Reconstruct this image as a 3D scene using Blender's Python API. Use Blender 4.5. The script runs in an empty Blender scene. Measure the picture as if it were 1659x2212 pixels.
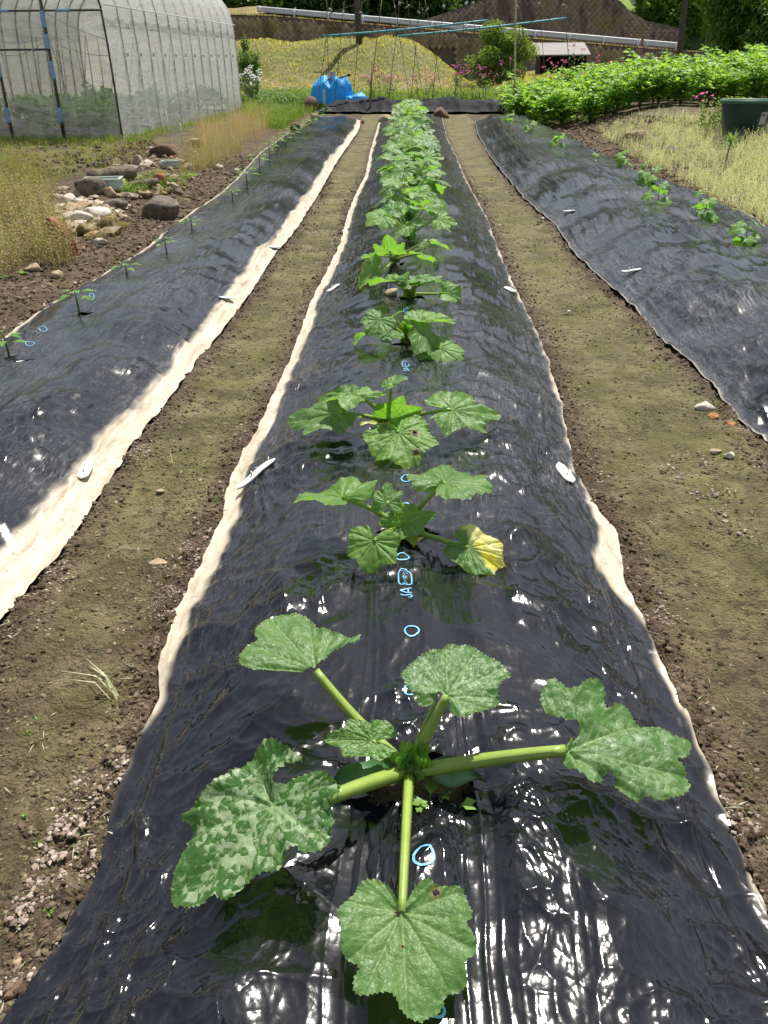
import bpy, math, random
import numpy as np
from mathutils import Matrix, Vector
random.seed(7); np.random.seed(7)
R = math.radians
SC = bpy.context.scene
COL = SC.collection
# ------------------------------------------------------------------ camera, sky, sun
TH = math.atan(0.545); PSI = R(1.87); ROLL = R(0.35); CAMZ = 1.5; FPX = 1794.0; CX, CY = 829.5, 1106.0
fw = np.array([-math.sin(PSI)*math.cos(TH), math.cos(PSI)*math.cos(TH), -math.sin(TH)])
rt0 = np.array([math.cos(PSI), math.sin(PSI), 0.0]); up0 = np.cross(rt0, fw)
rt = rt0*math.cos(ROLL) - up0*math.sin(ROLL); up = rt0*math.sin(ROLL) + up0*math.cos(ROLL)
cam = bpy.data.objects.new('camera', bpy.data.cameras.new('camera')); COL.objects.link(cam)
cam.data.sensor_fit = 'HORIZONTAL'; cam.data.sensor_width = 36; cam.data.lens = 36*FPX/1659.0
cam.data.clip_start = 0.02; cam.data.clip_end = 1500
cam.matrix_world = Matrix(((rt[0], up[0], -fw[0], 0), (rt[1], up[1], -fw[1], 0), (rt[2], up[2], -fw[2], CAMZ), (0, 0, 0, 1)))
SC.camera = cam
SUN_EL, SUN_AZ = 63.0, 21.0        # azimuth to the right of +Y
w = bpy.data.worlds.new('World'); SC.world = w; w.use_nodes = True
nt = w.node_tree; bg = nt.nodes['Background']
sky = nt.nodes.new('ShaderNodeTexSky'); sky.sky_type = 'NISHITA'; sky.sun_disc = False
sky.sun_elevation = R(SUN_EL); sky.sun_rotation = R(SUN_AZ); sky.air_density = 1.0; sky.dust_density = 1.4; sky.ozone_density = 1.0
hs = nt.nodes.new('ShaderNodeHueSaturation'); hs.inputs['Saturation'].default_value = .50; nt.links.new(sky.outputs[0], hs.inputs['Color']); nt.links.new(hs.outputs[0], bg.inputs[0]); bg.inputs[1].default_value = 0.105
sl = bpy.data.lights.new('sun', 'SUN'); sl.energy = 4.9; sl.angle = R(0.5); sl.color = (1.0, 0.955, 0.88)
so = bpy.data.objects.new('sun', sl); COL.objects.link(so)
sd = Vector((math.sin(R(SUN_AZ))*math.cos(R(SUN_EL)), math.cos(R(SUN_AZ))*math.cos(R(SUN_EL)), math.sin(R(SUN_EL))))
so.rotation_euler = sd.to_track_quat('Z', 'Y').to_euler(); so.location = (6, 14, 30)
SC.view_settings.view_transform = 'Standard'; SC.view_settings.look = 'None'
SC.view_settings.exposure = 0.50; SC.view_settings.gamma = 1; SC.view_settings.use_curve_mapping = False

# ------------------------------------------------------------------ measuring helpers (photo coordinates, 1659 x 2212)
def ray(px, py):
    d = fw + rt*((px-CX)/FPX) - up*((py-CY)/FPX)
    return d
def at(px, py, z=0.0):
    d = ray(px, py); t = (z-CAMZ)/d[2]
    return np.array([d[0]*t, d[1]*t, z])
def atY(px, py, Y):
    d = ray(px, py); t = Y/d[1]
    return np.array([d[0]*t, Y, CAMZ+d[2]*t])
# ------------------------------------------------------------------ noise
def _h(ix, iy, s):
    n = (ix.astype(np.int64)*374761393 + iy.astype(np.int64)*668265263 + s*1442695041) & 0xFFFFFFFF
    n = ((n ^ (n >> 13))*1274126177) & 0xFFFFFFFF
    n = n ^ (n >> 16)
    return (n & 0xFFFFFF)/float(0xFFFFFF)
def gn(x, y, s=0):
    x = np.asarray(x, float); y = np.asarray(y, float)
    x, y = np.broadcast_arrays(x, y)
    ix = np.floor(x); iy = np.floor(y); fx = x-ix; fy = y-iy
    u = fx*fx*fx*(fx*(fx*6-15)+10); v = fy*fy*fy*(fy*(fy*6-15)+10)
    def g(dx, dy):
        a = _h(ix+dx, iy+dy, s)*2*np.pi
        return np.cos(a)*(fx-dx)+np.sin(a)*(fy-dy)
    a = g(0, 0)*(1-u)+g(1, 0)*u; b = g(0, 1)*(1-u)+g(1, 1)*u
    return (a*(1-v)+b*v)*1.5
def fbm(x, y, s=0, o=4):
    r = 0; a = 1; t = 0
    for i in range(o):
        r = r+a*gn(x*2**i, y*2**i, s+i*17); t += a; a *= .5
    return r/t
def ridge(x, y, s=0):
    return 1-np.abs(gn(x, y, s))*2.2
def pw(x, y, s=0, cr=0.0, cw=.06):
    """power-diagram facets: smooth bowls meeting in sharp creases, 0..~.8, with optional pinched crease lines"""
    x, y = np.broadcast_arrays(np.asarray(x, float), np.asarray(y, float)); ix = np.floor(x); iy = np.floor(y); F = np.full(x.shape, 9.0); G = F.copy()
    for dx in (-1, 0, 1):
        for dy in (-1, 0, 1):
            jx = ix+dx; jy = iy+dy; q = (x-jx-_h(jx, jy, s))**2+(y-jy-_h(jx, jy, s+1))**2+.35*_h(jx, jy, s+2)
            G = np.minimum(G, np.maximum(F, q)); F = np.minimum(F, q)
    return F+cr*np.exp(-(G-F)/cw) if cr else F
def sst(e0, e1, x):
    t = np.clip((x-e0)/(e1-e0), 0, 1); return t*t*(3-2*t)
# ------------------------------------------------------------------ mesh helpers
def mesh_np(name, V, F, attrs=None, smooth=True, uv=None):
    """V (n,3); F list/array of faces with equal size, or list of arrays of different sizes"""
    me = bpy.data.meshes.new(name)
    V = np.asarray(V, np.float32)
    Fs = F if isinstance(F, list) and len(F) and isinstance(F[0], np.ndarray) and F[0].ndim == 2 else [np.asarray(F)]
    Fs = [f for f in Fs if len(f)]
    loops = np.concatenate([f.ravel() for f in Fs]).astype(np.int32)
    tot = np.concatenate([np.full(len(f), f.shape[1]) for f in Fs]).astype(np.int32)
    st = np.concatenate([[0], np.cumsum(tot)[:-1]]).astype(np.int32)
    me.vertices.add(len(V)); me.vertices.foreach_set('co', V.ravel())
    me.loops.add(len(loops)); me.loops.foreach_set('vertex_index', loops)
    me.polygons.add(len(tot)); me.polygons.foreach_set('loop_start', st)
    me.polygons.foreach_set('loop_total', tot)
    me.polygons.foreach_set('use_smooth', np.full(len(tot), smooth))
    if attrs:
        for k, a in attrs.items():
            at_ = me.attributes.new(k, 'FLOAT', 'POINT'); at_.data.foreach_set('value', np.asarray(a, np.float32).ravel())
    if uv is not None:
        l = me.uv_layers.new(name='UVMap'); l.data.foreach_set('uv', np.asarray(uv, np.float32)[loops].ravel())
    me.update(calc_edges=True); me.validate()
    return me
def link(name, me, mat=None, parent=None, loc=None, label=None, cat=None, group=None, kind=None):
    o = bpy.data.objects.new(name, me); COL.objects.link(o)
    if mat is not None and me is not None and len(me.materials) == 0: me.materials.append(mat)
    if parent is not None: o.parent = parent
    if loc is not None: o.location = loc
    if label: o['label'] = label
    if cat: o['category'] = cat
    if group: o['group'] = group
    if kind: o['kind'] = kind
    return o
def thing(name, label, cat, loc=(0, 0, 0), group=None):
    return link(name, None, loc=tuple(float(c) for c in loc), label=label, cat=cat, group=group)
def part(name, V, F, mat, par, smooth=True, attrs=None, uv=None, label=None, kind=None):
    base = np.zeros(3)
    p = par
    while p is not None:
        base = base+np.array(p.location); p = p.parent
    return link(name, mesh_np(name, np.asarray(V)-base, F, attrs, smooth, uv), mat, par, label=label, kind=kind)
def grid_faces(nx, ny):
    i = np.arange(nx*ny).reshape(ny, nx)
    return np.stack([i[:-1, :-1], i[:-1, 1:], i[1:, 1:], i[1:, :-1]], -1).reshape(-1, 4)
class MB:
    def __init__(s): s.V = []; s.F3 = []; s.F4 = []; s.n = 0; s.A = []
    def add(s, V, F3=None, F4=None, a=None):
        V = np.asarray(V, float)
        if F3 is not None and len(F3): s.F3.append(np.asarray(F3)+s.n)
        if F4 is not None and len(F4): s.F4.append(np.asarray(F4)+s.n)
        s.V.append(V); s.A.append(np.full(len(V), random.random() if a is None else a)); s.n += len(V)
        return s
    def get(s):
        F = []
        if s.F3: F.append(np.concatenate(s.F3))
        if s.F4: F.append(np.concatenate(s.F4))
        return np.concatenate(s.V), F, {'rnd': np.concatenate(s.A)}
    def box(s, c, sz, rot=0.0, a=None, tilt=None):
        x, y, z = [q/2 for q in sz]
        P = np.array([[i, j, k] for k in (-z, z) for j in (-y, y) for i in (-x, x)])
        b = min(x, y, z)*0.0
        if tilt is not None: P = P@np.asarray(tilt).T
        cr, sr = math.cos(rot), math.sin(rot)
        P = P@np.array([[cr, sr, 0], [-sr, cr, 0], [0, 0, 1]])+np.asarray(c)
        return s.add(P, None, [[0, 2, 3, 1], [4, 5, 7, 6], [0, 1, 5, 4], [2, 6, 7, 3], [0, 4, 6, 2], [1, 3, 7, 5]], a)
    def tube(s, pts, rad, sides=8, ribs=0, a=None, cap=True):
        pts = np.asarray(pts, float); n = len(pts); rad = np.broadcast_to(np.asarray(rad, float), (n,))
        T = np.gradient(pts, axis=0); T /= np.linalg.norm(T, axis=1)[:, None]+1e-9
        ref = np.array([0, 0, 1.0]) if abs(T[0][2]) < .9 else np.array([1.0, 0, 0])
        U = np.cross(T, ref); U /= np.linalg.norm(U, axis=1)[:, None]+1e-9
        W = np.cross(T, U)
        ang = np.linspace(0, 2*np.pi, sides, endpoint=False)
        k = 1+(ribs*np.where(np.arange(sides) % 2 == 0, 1, -1) if ribs else 0*ang)
        P = pts[:, None, :]+rad[:, None, None]*((np.cos(ang)*k)[None, :, None]*U[:, None, :]+(np.sin(ang)*k)[None, :, None]*W[:, None, :])
        F = []
        i = np.arange(n*sides).reshape(n, sides)
        F = np.stack([i[:-1], np.roll(i, -1, 1)[:-1], np.roll(i, -1, 1)[1:], i[1:]], -1).reshape(-1, 4)
        V = P.reshape(-1, 3); F3 = []
        if cap:
            V = np.concatenate([V, [pts[0], pts[-1]]]); b = n*sides
            for j in range(sides):
                F3.append([b, (j+1) % sides, j]); F3.append([b+1, (n-1)*sides+j, (n-1)*sides+(j+1) % sides])
        return s.add(V, F3, F, a)
def mbpart(mb, name, mat, par, smooth=True, label=None, kind=None):
    V, F, A = mb.get(); return part(name, V, F, mat, par, smooth, A, label=label, kind=kind)
def mbobj(mb, name, mat, label=None, cat=None, group=None, kind=None, smooth=True, base=None):
    V, F, A = mb.get()
    b = np.array([V[:, 0].mean(), V[:, 1].mean(), V[:, 2].min()]) if base is None else np.asarray(base)
    return link(name, mesh_np(name, V-b, F, A, smooth), mat, loc=tuple(b), label=label, cat=cat, group=group, kind=kind)
def bez(a, b, c, n=8):
    a, b, c = map(lambda q: np.asarray(q, float), (a, b, c)); t = np.linspace(0, 1, n)[:, None]
    return a*(1-t)**2+2*b*t*(1-t)+c*t*t
def nrm(v): v = np.asarray(v, float); return v/(np.linalg.norm(v, axis=-1, keepdims=True)+1e-9)
def leafcards(C, D, N, L, W, lift=.25, rnd=None):
    """one small folded leaf of four triangles at each point"""
    C = np.asarray(C, float); n = len(C); D = nrm(D); S = nrm(np.cross(D, N)); N = np.cross(S, D)
    L = np.broadcast_to(L, (n,))[:, None]; W = np.broadcast_to(W, (n,))[:, None]
    m = C+D*L*.42-N*L*.02; t = C+D*L-N*L*.12
    l = m+S*W*.5+N*W*lift*.5; r = m-S*W*.5+N*W*lift*.5
    V = np.stack([C, l, m, r, t], 1).reshape(-1, 3)
    b = np.arange(n)[:, None]*5
    F = np.concatenate([b+np.array([[0, 1, 2]]), b+np.array([[0, 2, 3]]), b+np.array([[1, 4, 2]]), b+np.array([[2, 4, 3]])])
    rr = np.random.rand(n) if rnd is None else np.asarray(rnd)
    return V, F, np.repeat(rr, 5)
def blades(C, H, W, lean, rnd=None, az=None):
    """grass blades, three triangles each"""
    C = np.asarray(C, float); n = len(C); az = np.random.rand(n)*2*np.pi if az is None else az
    H = np.broadcast_to(H, (n,)); W = np.broadcast_to(W, (n,)); lean = np.broadcast_to(lean, (n,))
    d = np.stack([np.cos(az), np.sin(az), 0*az], 1); s = np.stack([-np.sin(az), np.cos(az), 0*az], 1)
    z = np.array([0, 0, 1.0])
    m = C+d*(H*lean*.3)[:, None]+z*(H*.55)[:, None]; t = C+d*(H*lean)[:, None]+z*(H*(1-.3*lean))[:, None]
    w_ = W[:, None]*.5
    V = np.stack([C-s*w_, C+s*w_, m-s*w_*.8, m+s*w_*.8, t], 1).reshape(-1, 3)
    b = np.arange(n)[:, None]*5
    F = np.concatenate([b+np.array([[0, 1, 3]]), b+np.array([[0, 3, 2]]), b+np.array([[2, 3, 4]])])
    rr = np.random.rand(n) if rnd is None else np.asarray(rnd)
    return V, F, np.repeat(rr, 5)
def merge(parts):
    V = []; F = []; A = []; n = 0
    for v, f, a in parts:
        V.append(v); F.append(f+n); A.append(a); n += len(v)
    return np.concatenate(V), np.concatenate(F), np.concatenate(A)
# ------------------------------------------------------------------ materials
class NM:
    def __init__(s, name):
        s.m = bpy.data.materials.new(name); s.m.use_nodes = True; s.t = s.m.node_tree; s.N = s.t.nodes
        s.p = s.N['Principled BSDF']; s.out = s.N['Material Output']
    def n(s, t, **k):
        q = s.N.new(t)
        for a, b in k.items(): setattr(q, a, b)
        return q
    def l(s, a, b): s.t.links.new(a, b)
    def coord(s, scale=(1, 1, 1), rot=(0, 0, 0), kind='Object'):
        c = s.n('ShaderNodeTexCoord'); m = s.n('ShaderNodeMapping'); m.inputs['Scale'].default_value = scale; m.inputs['Rotation'].default_value = rot
        s.l(c.outputs[kind], m.inputs[0]); return m.outputs[0]
    def world(s, scale=(1, 1, 1), rot=(0, 0, 0)):
        c = s.n('ShaderNodeNewGeometry'); m = s.n('ShaderNodeMapping'); m.inputs['Scale'].default_value = scale; m.inputs['Rotation'].default_value = rot
        s.l(c.outputs['Position'], m.inputs[0]); return m.outputs[0]
    def noise(s, co, sc=5, det=4, rough=.55, dist=0):
        q = s.n('ShaderNodeTexNoise'); q.inputs['Scale'].default_value = sc; q.inputs['Detail'].default_value = det
        q.inputs['Roughness'].default_value = rough; q.inputs['Distortion'].default_value = dist
        if co is not None: s.l(co, q.inputs['Vector'])
        return q.outputs[0]
    def vor(s, co, sc=5, feat='F1', out='Distance'):
        q = s.n('ShaderNodeTexVoronoi'); q.feature = feat; q.inputs['Scale'].default_value = sc
        if co is not None: s.l(co, q.inputs['Vector'])
        return q.outputs[out]
    def attr(s, name):
        q = s.n('ShaderNodeAttribute'); q.attribute_name = name; return q.outputs['Fac']
    def ramp(s, f, stops, interp='LINEAR'):
        q = s.n('ShaderNodeValToRGB'); q.color_ramp.interpolation = interp; e = q.color_ramp.elements
        while len(e) < len(stops): e.new(.5)
        for i, (p, c) in enumerate(stops):
            e[i].position = p; e[i].color = (c, c, c, 1) if isinstance(c, (int, float)) else (*c, 1)
        s.l(f, q.inputs[0]); return q.outputs[0]
    def mix(s, f, a, b, mode='MIX'):
        q = s.n('ShaderNodeMix'); q.data_type = 'RGBA'; q.blend_type = mode
        for v, i in ((f, 0), (a, 6), (b, 7)):
            if isinstance(v, (int, float)): q.inputs[i].default_value = v if i == 0 else (v, v, v, 1)
            elif isinstance(v, tuple): q.inputs[i].default_value = (*v, 1)
            else: s.l(v, q.inputs[i])
        return q.outputs[2]
    def math(s, op, a, b=0.0, clamp=False):
        q = s.n('ShaderNodeMath'); q.operation = op; q.use_clamp = clamp
        for v, i in ((a, 0), (b, 1)):
            if isinstance(v, (int, float)): q.inputs[i].default_value = v
            else: s.l(v, q.inputs[i])
        return q.outputs[0]
    def bump(s, h, strength=.5, dist=.01, nrm=None):
        q = s.n('ShaderNodeBump'); q.inputs['Strength'].default_value = strength; q.inputs['Distance'].default_value = dist
        s.l(h, q.inputs['Height'])
        if nrm is not None: s.l(nrm, q.inputs['Normal'])
        return q.outputs[0]
    def set(s, base=None, rough=None, normal=None, spec=None, metal=None, ior=None):
        for k, v in (('Base Color', base), ('Roughness', rough), ('Normal', normal), ('Specular IOR Level', spec), ('Metallic', metal), ('IOR', ior)):
            if v is None: continue
            if isinstance(v, (int, float)): s.p.inputs[k].default_value = v
            elif isinstance(v, tuple): s.p.inputs[k].default_value = (*v, 1)
            else: s.l(v, s.p.inputs[k])
        return s
    def translucent(s, col, fac=.3, normal=None):
        tr = s.n('ShaderNodeBsdfTranslucent'); mx = s.n('ShaderNodeMixShader'); mx.inputs[0].default_value = fac
        if isinstance(col, tuple): tr.inputs[0].default_value = (*col, 1)
        else: s.l(col, tr.inputs[0])
        s.l(s.p.outputs[0], mx.inputs[1]); s.l(tr.outputs[0], mx.inputs[2]); s.l(mx.outputs[0], s.out.inputs[0]); return s
def simple(name, c1, c2=None, rough=.7, sc=8, bump=.3, bd=.01, spec=.4, det=5):
    m = NM(name); co = m.coord(); f = m.noise(co, sc, det)
    c2 = c2 or tuple(x*.6 for x in c1)
    base = m.ramp(f, [(.3, c2), (.7, c1)])
    m.set(base, rough, m.bump(m.noise(co, sc*4, 5), bump, bd), spec); return m.m
def leafmat(name, cols, trans=.35, rough=.5, spec=.35, tcol=None, big=0.0):
    m = NM(name); a = m.attr('rnd')
    base = m.ramp(a, [(i/(len(cols)-1), c) for i, c in enumerate(cols)])
    if big:
        f = m.noise(m.world(), big, 3); base = m.mix(m.ramp(f, [(.35, 0.0), (.65, .55)]), base, m.mix(1.0, base, (.55, .62, .5), 'MULTIPLY'))
    m.set(base, rough, None, spec)
    t = m.mix(1.0, base, tcol or (1.6, 1.5, .7), 'MULTIPLY')
    m.translucent(t, trans); return m.m
# ------------------------------------------------------------------ ground shape and raised beds
def poly_world(pts): return np.array([at(x, y, 0.0) for x, y in pts])
class Bed:
    def __init__(s, left, right, H, y0, y1, seed, near_l=None, near_r=None):
        L = poly_world(left); Rr = poly_world(right)
        L = L[np.argsort(L[:, 1])]; Rr = Rr[np.argsort(Rr[:, 1])]
        if near_l is not None: L = np.concatenate([[[near_l, -1.5, 0]], L])
        if near_r is not None: Rr = np.concatenate([[[near_r, -1.5, 0]], Rr])
        s.Ly, s.Lx, s.Ry, s.Rx = L[:, 1], L[:, 0], Rr[:, 1], Rr[:, 0]
        s.H, s.y0, s.y1, s.seed = H, y0, y1, seed; s.holes = []; s.clips = []; s.style = 0
    def L(s, Y): return np.interp(Y, s.Ly, s.Lx)
    def R(s, Y): return np.interp(Y, s.Ry, s.Rx)
    def u(s, x, Y): l, r = s.L(Y), s.R(Y); return (x-l)/(r-l)
    def prof(s, x, Y):
        u = s.u(x, Y); e = .30
        h = sst(0, 1, np.clip(u/e, 0, 1))*sst(0, 1, np.clip((1-u)/e, 0, 1))
        h = h*(.93+.07*np.sin(np.clip(u, 0, 1)*np.pi))
        return s.H*h*sst(s.y1+.05, s.y1-.8, Y)*sst(s.y0-.05, s.y0+.5, Y)*(1+.12*gn(x*.8, Y*.8, s.seed))
    def inside(s, x, Y): u = s.u(x, Y); return (u > 0) & (u < 1) & (Y > s.y0) & (Y < s.y1)
bedM = Bed([(-40, 2300), (60, 2150), (128, 2060), (175, 1960), (215, 1880), (255, 1720), (300, 1610), (338, 1520), (345, 1440), (380, 1330), (430, 1230), (475, 1130), (500, 1030), (555, 930), (590, 860), (635, 760), (670, 660), (705, 590), (735, 530), (750, 470), (765, 430), (790, 380), (800, 330), (818, 270), (838, 238)],
           [(1770, 2190), (1659, 1990), (1590, 1830), (1500, 1590), (1440, 1460), (1400, 1370), (1350, 1265), (1335, 1160), (1280, 1090), (1240, 1020), (1225, 950), (1215, 880), (1185, 790), (1160, 720), (1135, 670), (1105, 610), (1075, 540), (1050, 470), (1010, 400), (985, 340), (965, 300), (952, 240)],
           .125, -.6, 26.6, 11, -.80, .95)
bedL = Bed([(-560, 1160), (-200, 880), (0, 745), (60, 697), (110, 660), (215, 602), (300, 552), (340, 522), (400, 472), (470, 427), (510, 392), (560, 335), (620, 292), (680, 257), (735, 236)],
           [(-150, 1560), (0, 1360), (60, 1285), (130, 1205), (180, 1130), (235, 1050), (290, 960), (380, 850), (430, 780), (480, 720), (540, 640), (590, 560), (640, 500), (690, 420), (730, 350), (775, 285), (784, 245)],
           .14, .1, 25.2, 23, -2.35, -1.25)
bedR = Bed([(1900, 1290), (1750, 1075), (1659, 965), (1620, 938), (1580, 890), (1530, 830), (1480, 780), (1430, 740), (1380, 682), (1310, 620), (1270, 580), (1230, 540), (1200, 490), (1160, 460), (1130, 430), (1100, 395), (1060, 345), (1032, 295), (1025, 264)],
           [(2300, 860), (2000, 680), (1800, 570), (1659, 500), (1630, 474), (1507, 424), (1414, 394), (1358, 368), (1280, 331), (1228, 301), (1150, 262), (1128, 250)],
           .17, .4, 24.6, 37, 1.35, 3.3)
BEDS = [bedM, bedL, bedR]
def rise(x, Y):
    r = .5*sst(3.5, 6.0, x)*sst(5, 15, Y)+.55*sst(5, 13, x)*sst(19, 34, Y)
    bank = 2.45*sst(49, 57, Y)*sst(4.4, -.6, x)*sst(-34, -24, x)   # grassy bank
    bank = bank*(1+.10*gn(x*.35, Y*.35, 95)+.05*gn(x*1.1, Y*1.1, 96))
    heap = .22*np.exp(-(((x+3.55)/.75)**2+((Y-10.6)/2.1)**2)**2)
    return r+bank+heap
def ground_base(x, Y): return rise(x, Y)
def rise_s(x, Y):
    f = lambda a, b, v: (lambda t: t*t*(3-2*t))(min(1.0, max(0.0, (v-a)/(b-a))))
    return .5*f(3.5, 6.0, x)*f(5, 15, Y)+.55*f(5, 13, x)*f(19, 34, Y)+2.45*f(49, 57, Y)*f(4.4, -.6, x)*f(-34, -24, x)+.22*math.exp(-(((x+3.55)/.75)**2+((Y-10.6)/2.1)**2)**2)
def atg(px, py, up_=0.0):
    d = [float(q) for q in ray(px, py)]; t = 0.5
    for _ in range(4000):
        x, y, z = d[0]*t, d[1]*t, CAMZ+d[2]*t
        g = rise_s(x, y)+up_
        if z <= g: return np.array([x, y, g])
        t += max(.004, (z-g)*.5)
        if t > 200: break
    return np.array([x, y, g])
def ground_z(x, Y, fine=True):
    z = rise(x, Y)
    ins = np.zeros(np.shape(z), bool); edge = 0
    bz = 0*z
    for b in BEDS:
        m = b.inside(x, Y); bz = np.where(m, np.maximum(bz, b.prof(x, Y)), bz); ins |= m
    rough = .026*fbm(x*1.7, Y*1.7, 3, 3)+.013*fbm(x*7, Y*7, 4, 4)-.006*sst(.25, .45, gn(x*11, Y*6, 41))+.004*fbm(x*33, Y*33, 9, 2)
    # ragged soil shoulders along the film edges
    d = np.full(np.shape(z), 9.0)
    for b in BEDS:
        dd = np.maximum(b.L(Y)-x, x-b.R(Y)); dd = np.where((Y > b.y0) & (Y < b.y1), dd, 9.0); d = np.minimum(d, np.abs(dd))
    sh = np.exp(-(d/.09)**2)
    rough = rough+sh*(.014+.02*gn(x*14, Y*14, 12)+.012*gn(x*37, Y*37, 13))
    rough = rough+.028*sst(.25, .9, d)*fbm(x*5, Y*5, 31, 4)*(((x < -2.2) | (x > 3.3))*1.0)
    out = z+np.where(ins, bz-.012+.002*gn(x*30, Y*30, 5), rough-.004)
    return out, ins, sh
# ---- film height, with its folds
def film_disp(b, x, Y):
    s = b.seed; l, r = b.L(Y), b.R(Y); u = (x-l)/(r-l); c = (l+r)/2; xc = x-c
    wx = .06*gn(x*2.2, Y*2.2, s+1)+.02*gn(x*7, Y*7, s+2); wy = .08*gn(x*2.2, Y*2.2, s+3)+.02*gn(x*7, Y*7, s+4)
    X, Z = x+wx, Y+wy
    dfade = 1/(1+.05*np.maximum(Y-3, 0))
    # crumples: bowls of taut film meeting in sharp creases
    m1 = sst(-.3, .3, gn(x*1.3, Y*1.1, s+5)); m2 = sst(-.3, .3, gn(x*1.7, Y*1.5, s+6)); m3 = sst(-.2, .3, gn(x*2.3, Y*2.1, s+14))
    ab = lambda X_, Y_, k: np.abs(gn(X_, Y_, k))
    side = np.sign(xc); fl = sst(.12, .40, np.abs(xc)); k = 1.0 if b.style == 0 else (1.2 if b.style == 1 else 2.0)
    A = np.abs(xc)+Y*.62+wx*1.1; B_ = Y-np.abs(xc)*.62           # A runs across the drag folds, B along them
    m4 = sst(-.25, .2, gn(x*2.0+9, Y*1.8, s+17))
    z = k*(.018*pw(A*3.4, B_*1.3, s+7, .07, .05)*(.25+.75*fl)*(.35+.65*m1)+.024*pw(X*3.6, Z*3.9, s+8, .05, .05)*(1-.6*fl)*(.2+.8*m2))
    z = z+k*(.0062*pw(A*9.5, B_*3.8, s+9, .12, .035)*(.15+fl)*(.2+m2)+.0200*pw(X*8.5+Z*3, Z*9.5-X*4, s+10, .07, .035)*(.40+m4))
    z = z+k*(.0122*pw(X*17-Z*6, Z*15+X*5, s+11, .10, .04)*(.38+m4*m3)+.0022*pw(A*25, B_*11, s+12, .12, .05)*(.12+m3*fl)+.0050*pw(X*36+Z*9, Z*30-X*8, s+13, .12, .06)*(.28+.9*m4*m1))
    # long taut pleats
    if b.style == 0: bands = [(.11, .060, 1.0), (-.12, .055, .8), (.27, .04, .3)]
    elif b.style == 1: bands = [(-.12, .16, 1.0)]
    else: bands = [(.25, .1, .35)]
    for bc, bw, ba in bands:
        bc2 = bc+.03*gn(0*Y, Y*.7, s+20)
        mk = np.exp(-((xc-bc2)/bw)**2)*ba*(.35+.65*sst(-.5, .3, gn(0*x+3, Y*1.3, s+21)))
        z = z*(1-.8*np.clip(mk*1.3, 0, 1))+mk*(.0036*np.maximum(ridge(x*34+wx*6+.6*gn(x*9, Y*2, s+24), Y*.8, s+22), 0)**2.2+.0016*ab(x*75+wx*8, Y*1.6, s+23)*sst(-.3, .3, gn(x*12, Y*2.5, s+25)))
    # folds running out from each planting hole and from each clip
    for (hx, hy, rx, ry) in b.holes:
        if hy > 9: break
        dx = x-hx; dy = Y-hy; rr = np.sqrt(dx*dx+dy*dy)+1e-6; a = np.arctan2(dy, dx)
        mk = np.exp(-((rr-.12)/.13)**2)
        z = z+mk*.005*np.maximum(gn(np.cos(a)*5+hx*9, np.sin(a)*5+rr*3, s+30+int(hy*3)), 0)
        z = z-.012*np.exp(-((dx/(rx*1.5))**2+(dy/(ry*1.8))**2))
    for (hx, hy) in b.clips:
        if hy > 9: continue
        dx = x-hx; dy = Y-hy; rr = np.sqrt(dx*dx+dy*dy)+1e-6; a = np.arctan2(dy, dx)
        mk = np.exp(-(rr/.33)**2)
        f = np.maximum(ridge(a*4.2, rr*1.2+hx, s+50), 0)**2
        z = z+mk*.010*f*sst(.01, .1, rr)+mk*.003*np.maximum(ridge(a*11, rr*2, s+51), 0)**2
    # a long folded-over crease near the outer margin
    for q0, sg in ((r-.10, 1), (l+.075, -1)):
        cc = q0+.02*gn(Y*1.6, 0*Y, s+60)+.008*gn(Y*6, 0*Y, s+61)
        t = (x-cc)*sg
        z = z+.008*np.exp(-((t+.012)/.012)**2)*sst(-.4, .3, gn(Y*.9, 0*Y+5, s+62))-.004*np.exp(-((t-.006)/.006)**2)
    return z
def film_z(b, x, Y):
    x = np.asarray(x, float); Y = np.asarray(Y, float)
    u = b.u(x, Y); m = np.minimum(u, 1-u)
    z = rise(x, Y)+b.prof(x, Y)+.002+.006*sst(0, .12, m)+film_disp(b, x, Y)*(.35+.65*sst(0, .08, m))
    z = z+.010*(1-sst(0, .03, m))*gn(Y*9, x*3, b.seed+70)+.004*(1-sst(0, .03, m))
    return z+np.maximum(Y-4, 0)*.0012
# plants of the middle bed: measured on the photograph
basepx = [(885, 1690), (870, 1158), (844, 929), (878, 741), (884, 645), (853, 571)]
bases = [at(x, y, .135) for x, y in basepx]
sp = (bases[5][1]-bases[0][1])/5.0
for k in range(6, 26):
    Yk = bases[0][1]+sp*k+random.uniform(-.1, .1); bases.append(np.array([.5*(bedM.L(Yk)+bedM.R(Yk))+random.uniform(-.10, .05), Yk, .135]))
for i, bb in enumerate(bases): bedM.holes.append((bb[0]+.015, bb[1]+(-.005 if i else .0), random.uniform(.085, .105) if i else .115, random.uniform(.04, .055) if i else .062))
peppx = [(20, 772, 62), (172, 682, 62), (275, 603, 40), (360, 548, 36), (415, 503, 34), (503, 436, 30), (534, 412, 52), (562, 377, 50), (583, 350, 50), (601, 333, 44), (618, 317, 36), (634, 303, 30), (648, 292, 26), (661, 283, 24), (674, 274, 22), (690, 262, 20), (704, 250, 18)]
peps = [at(x, y, .142) for x, y, h in peppx]
for p_ in peps: bedL.holes.append((p_[0]+.03, p_[1], .10, .035))
okrpx = [(1605, 536, 50), (1520, 488, 66), (1418, 452, 62), (1400, 408, 48), (1352, 372, 40), (1290, 357, 22), (1206, 328, 34), (1143, 292, 28), (1100, 270, 26)]
okrs = [at(x, y, .165) for x, y, h in okrpx]
for p_ in okrs: bedR.holes.append((p_[0], p_[1], .11, .045))
bedL.style = 1; bedR.style = 2
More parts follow.
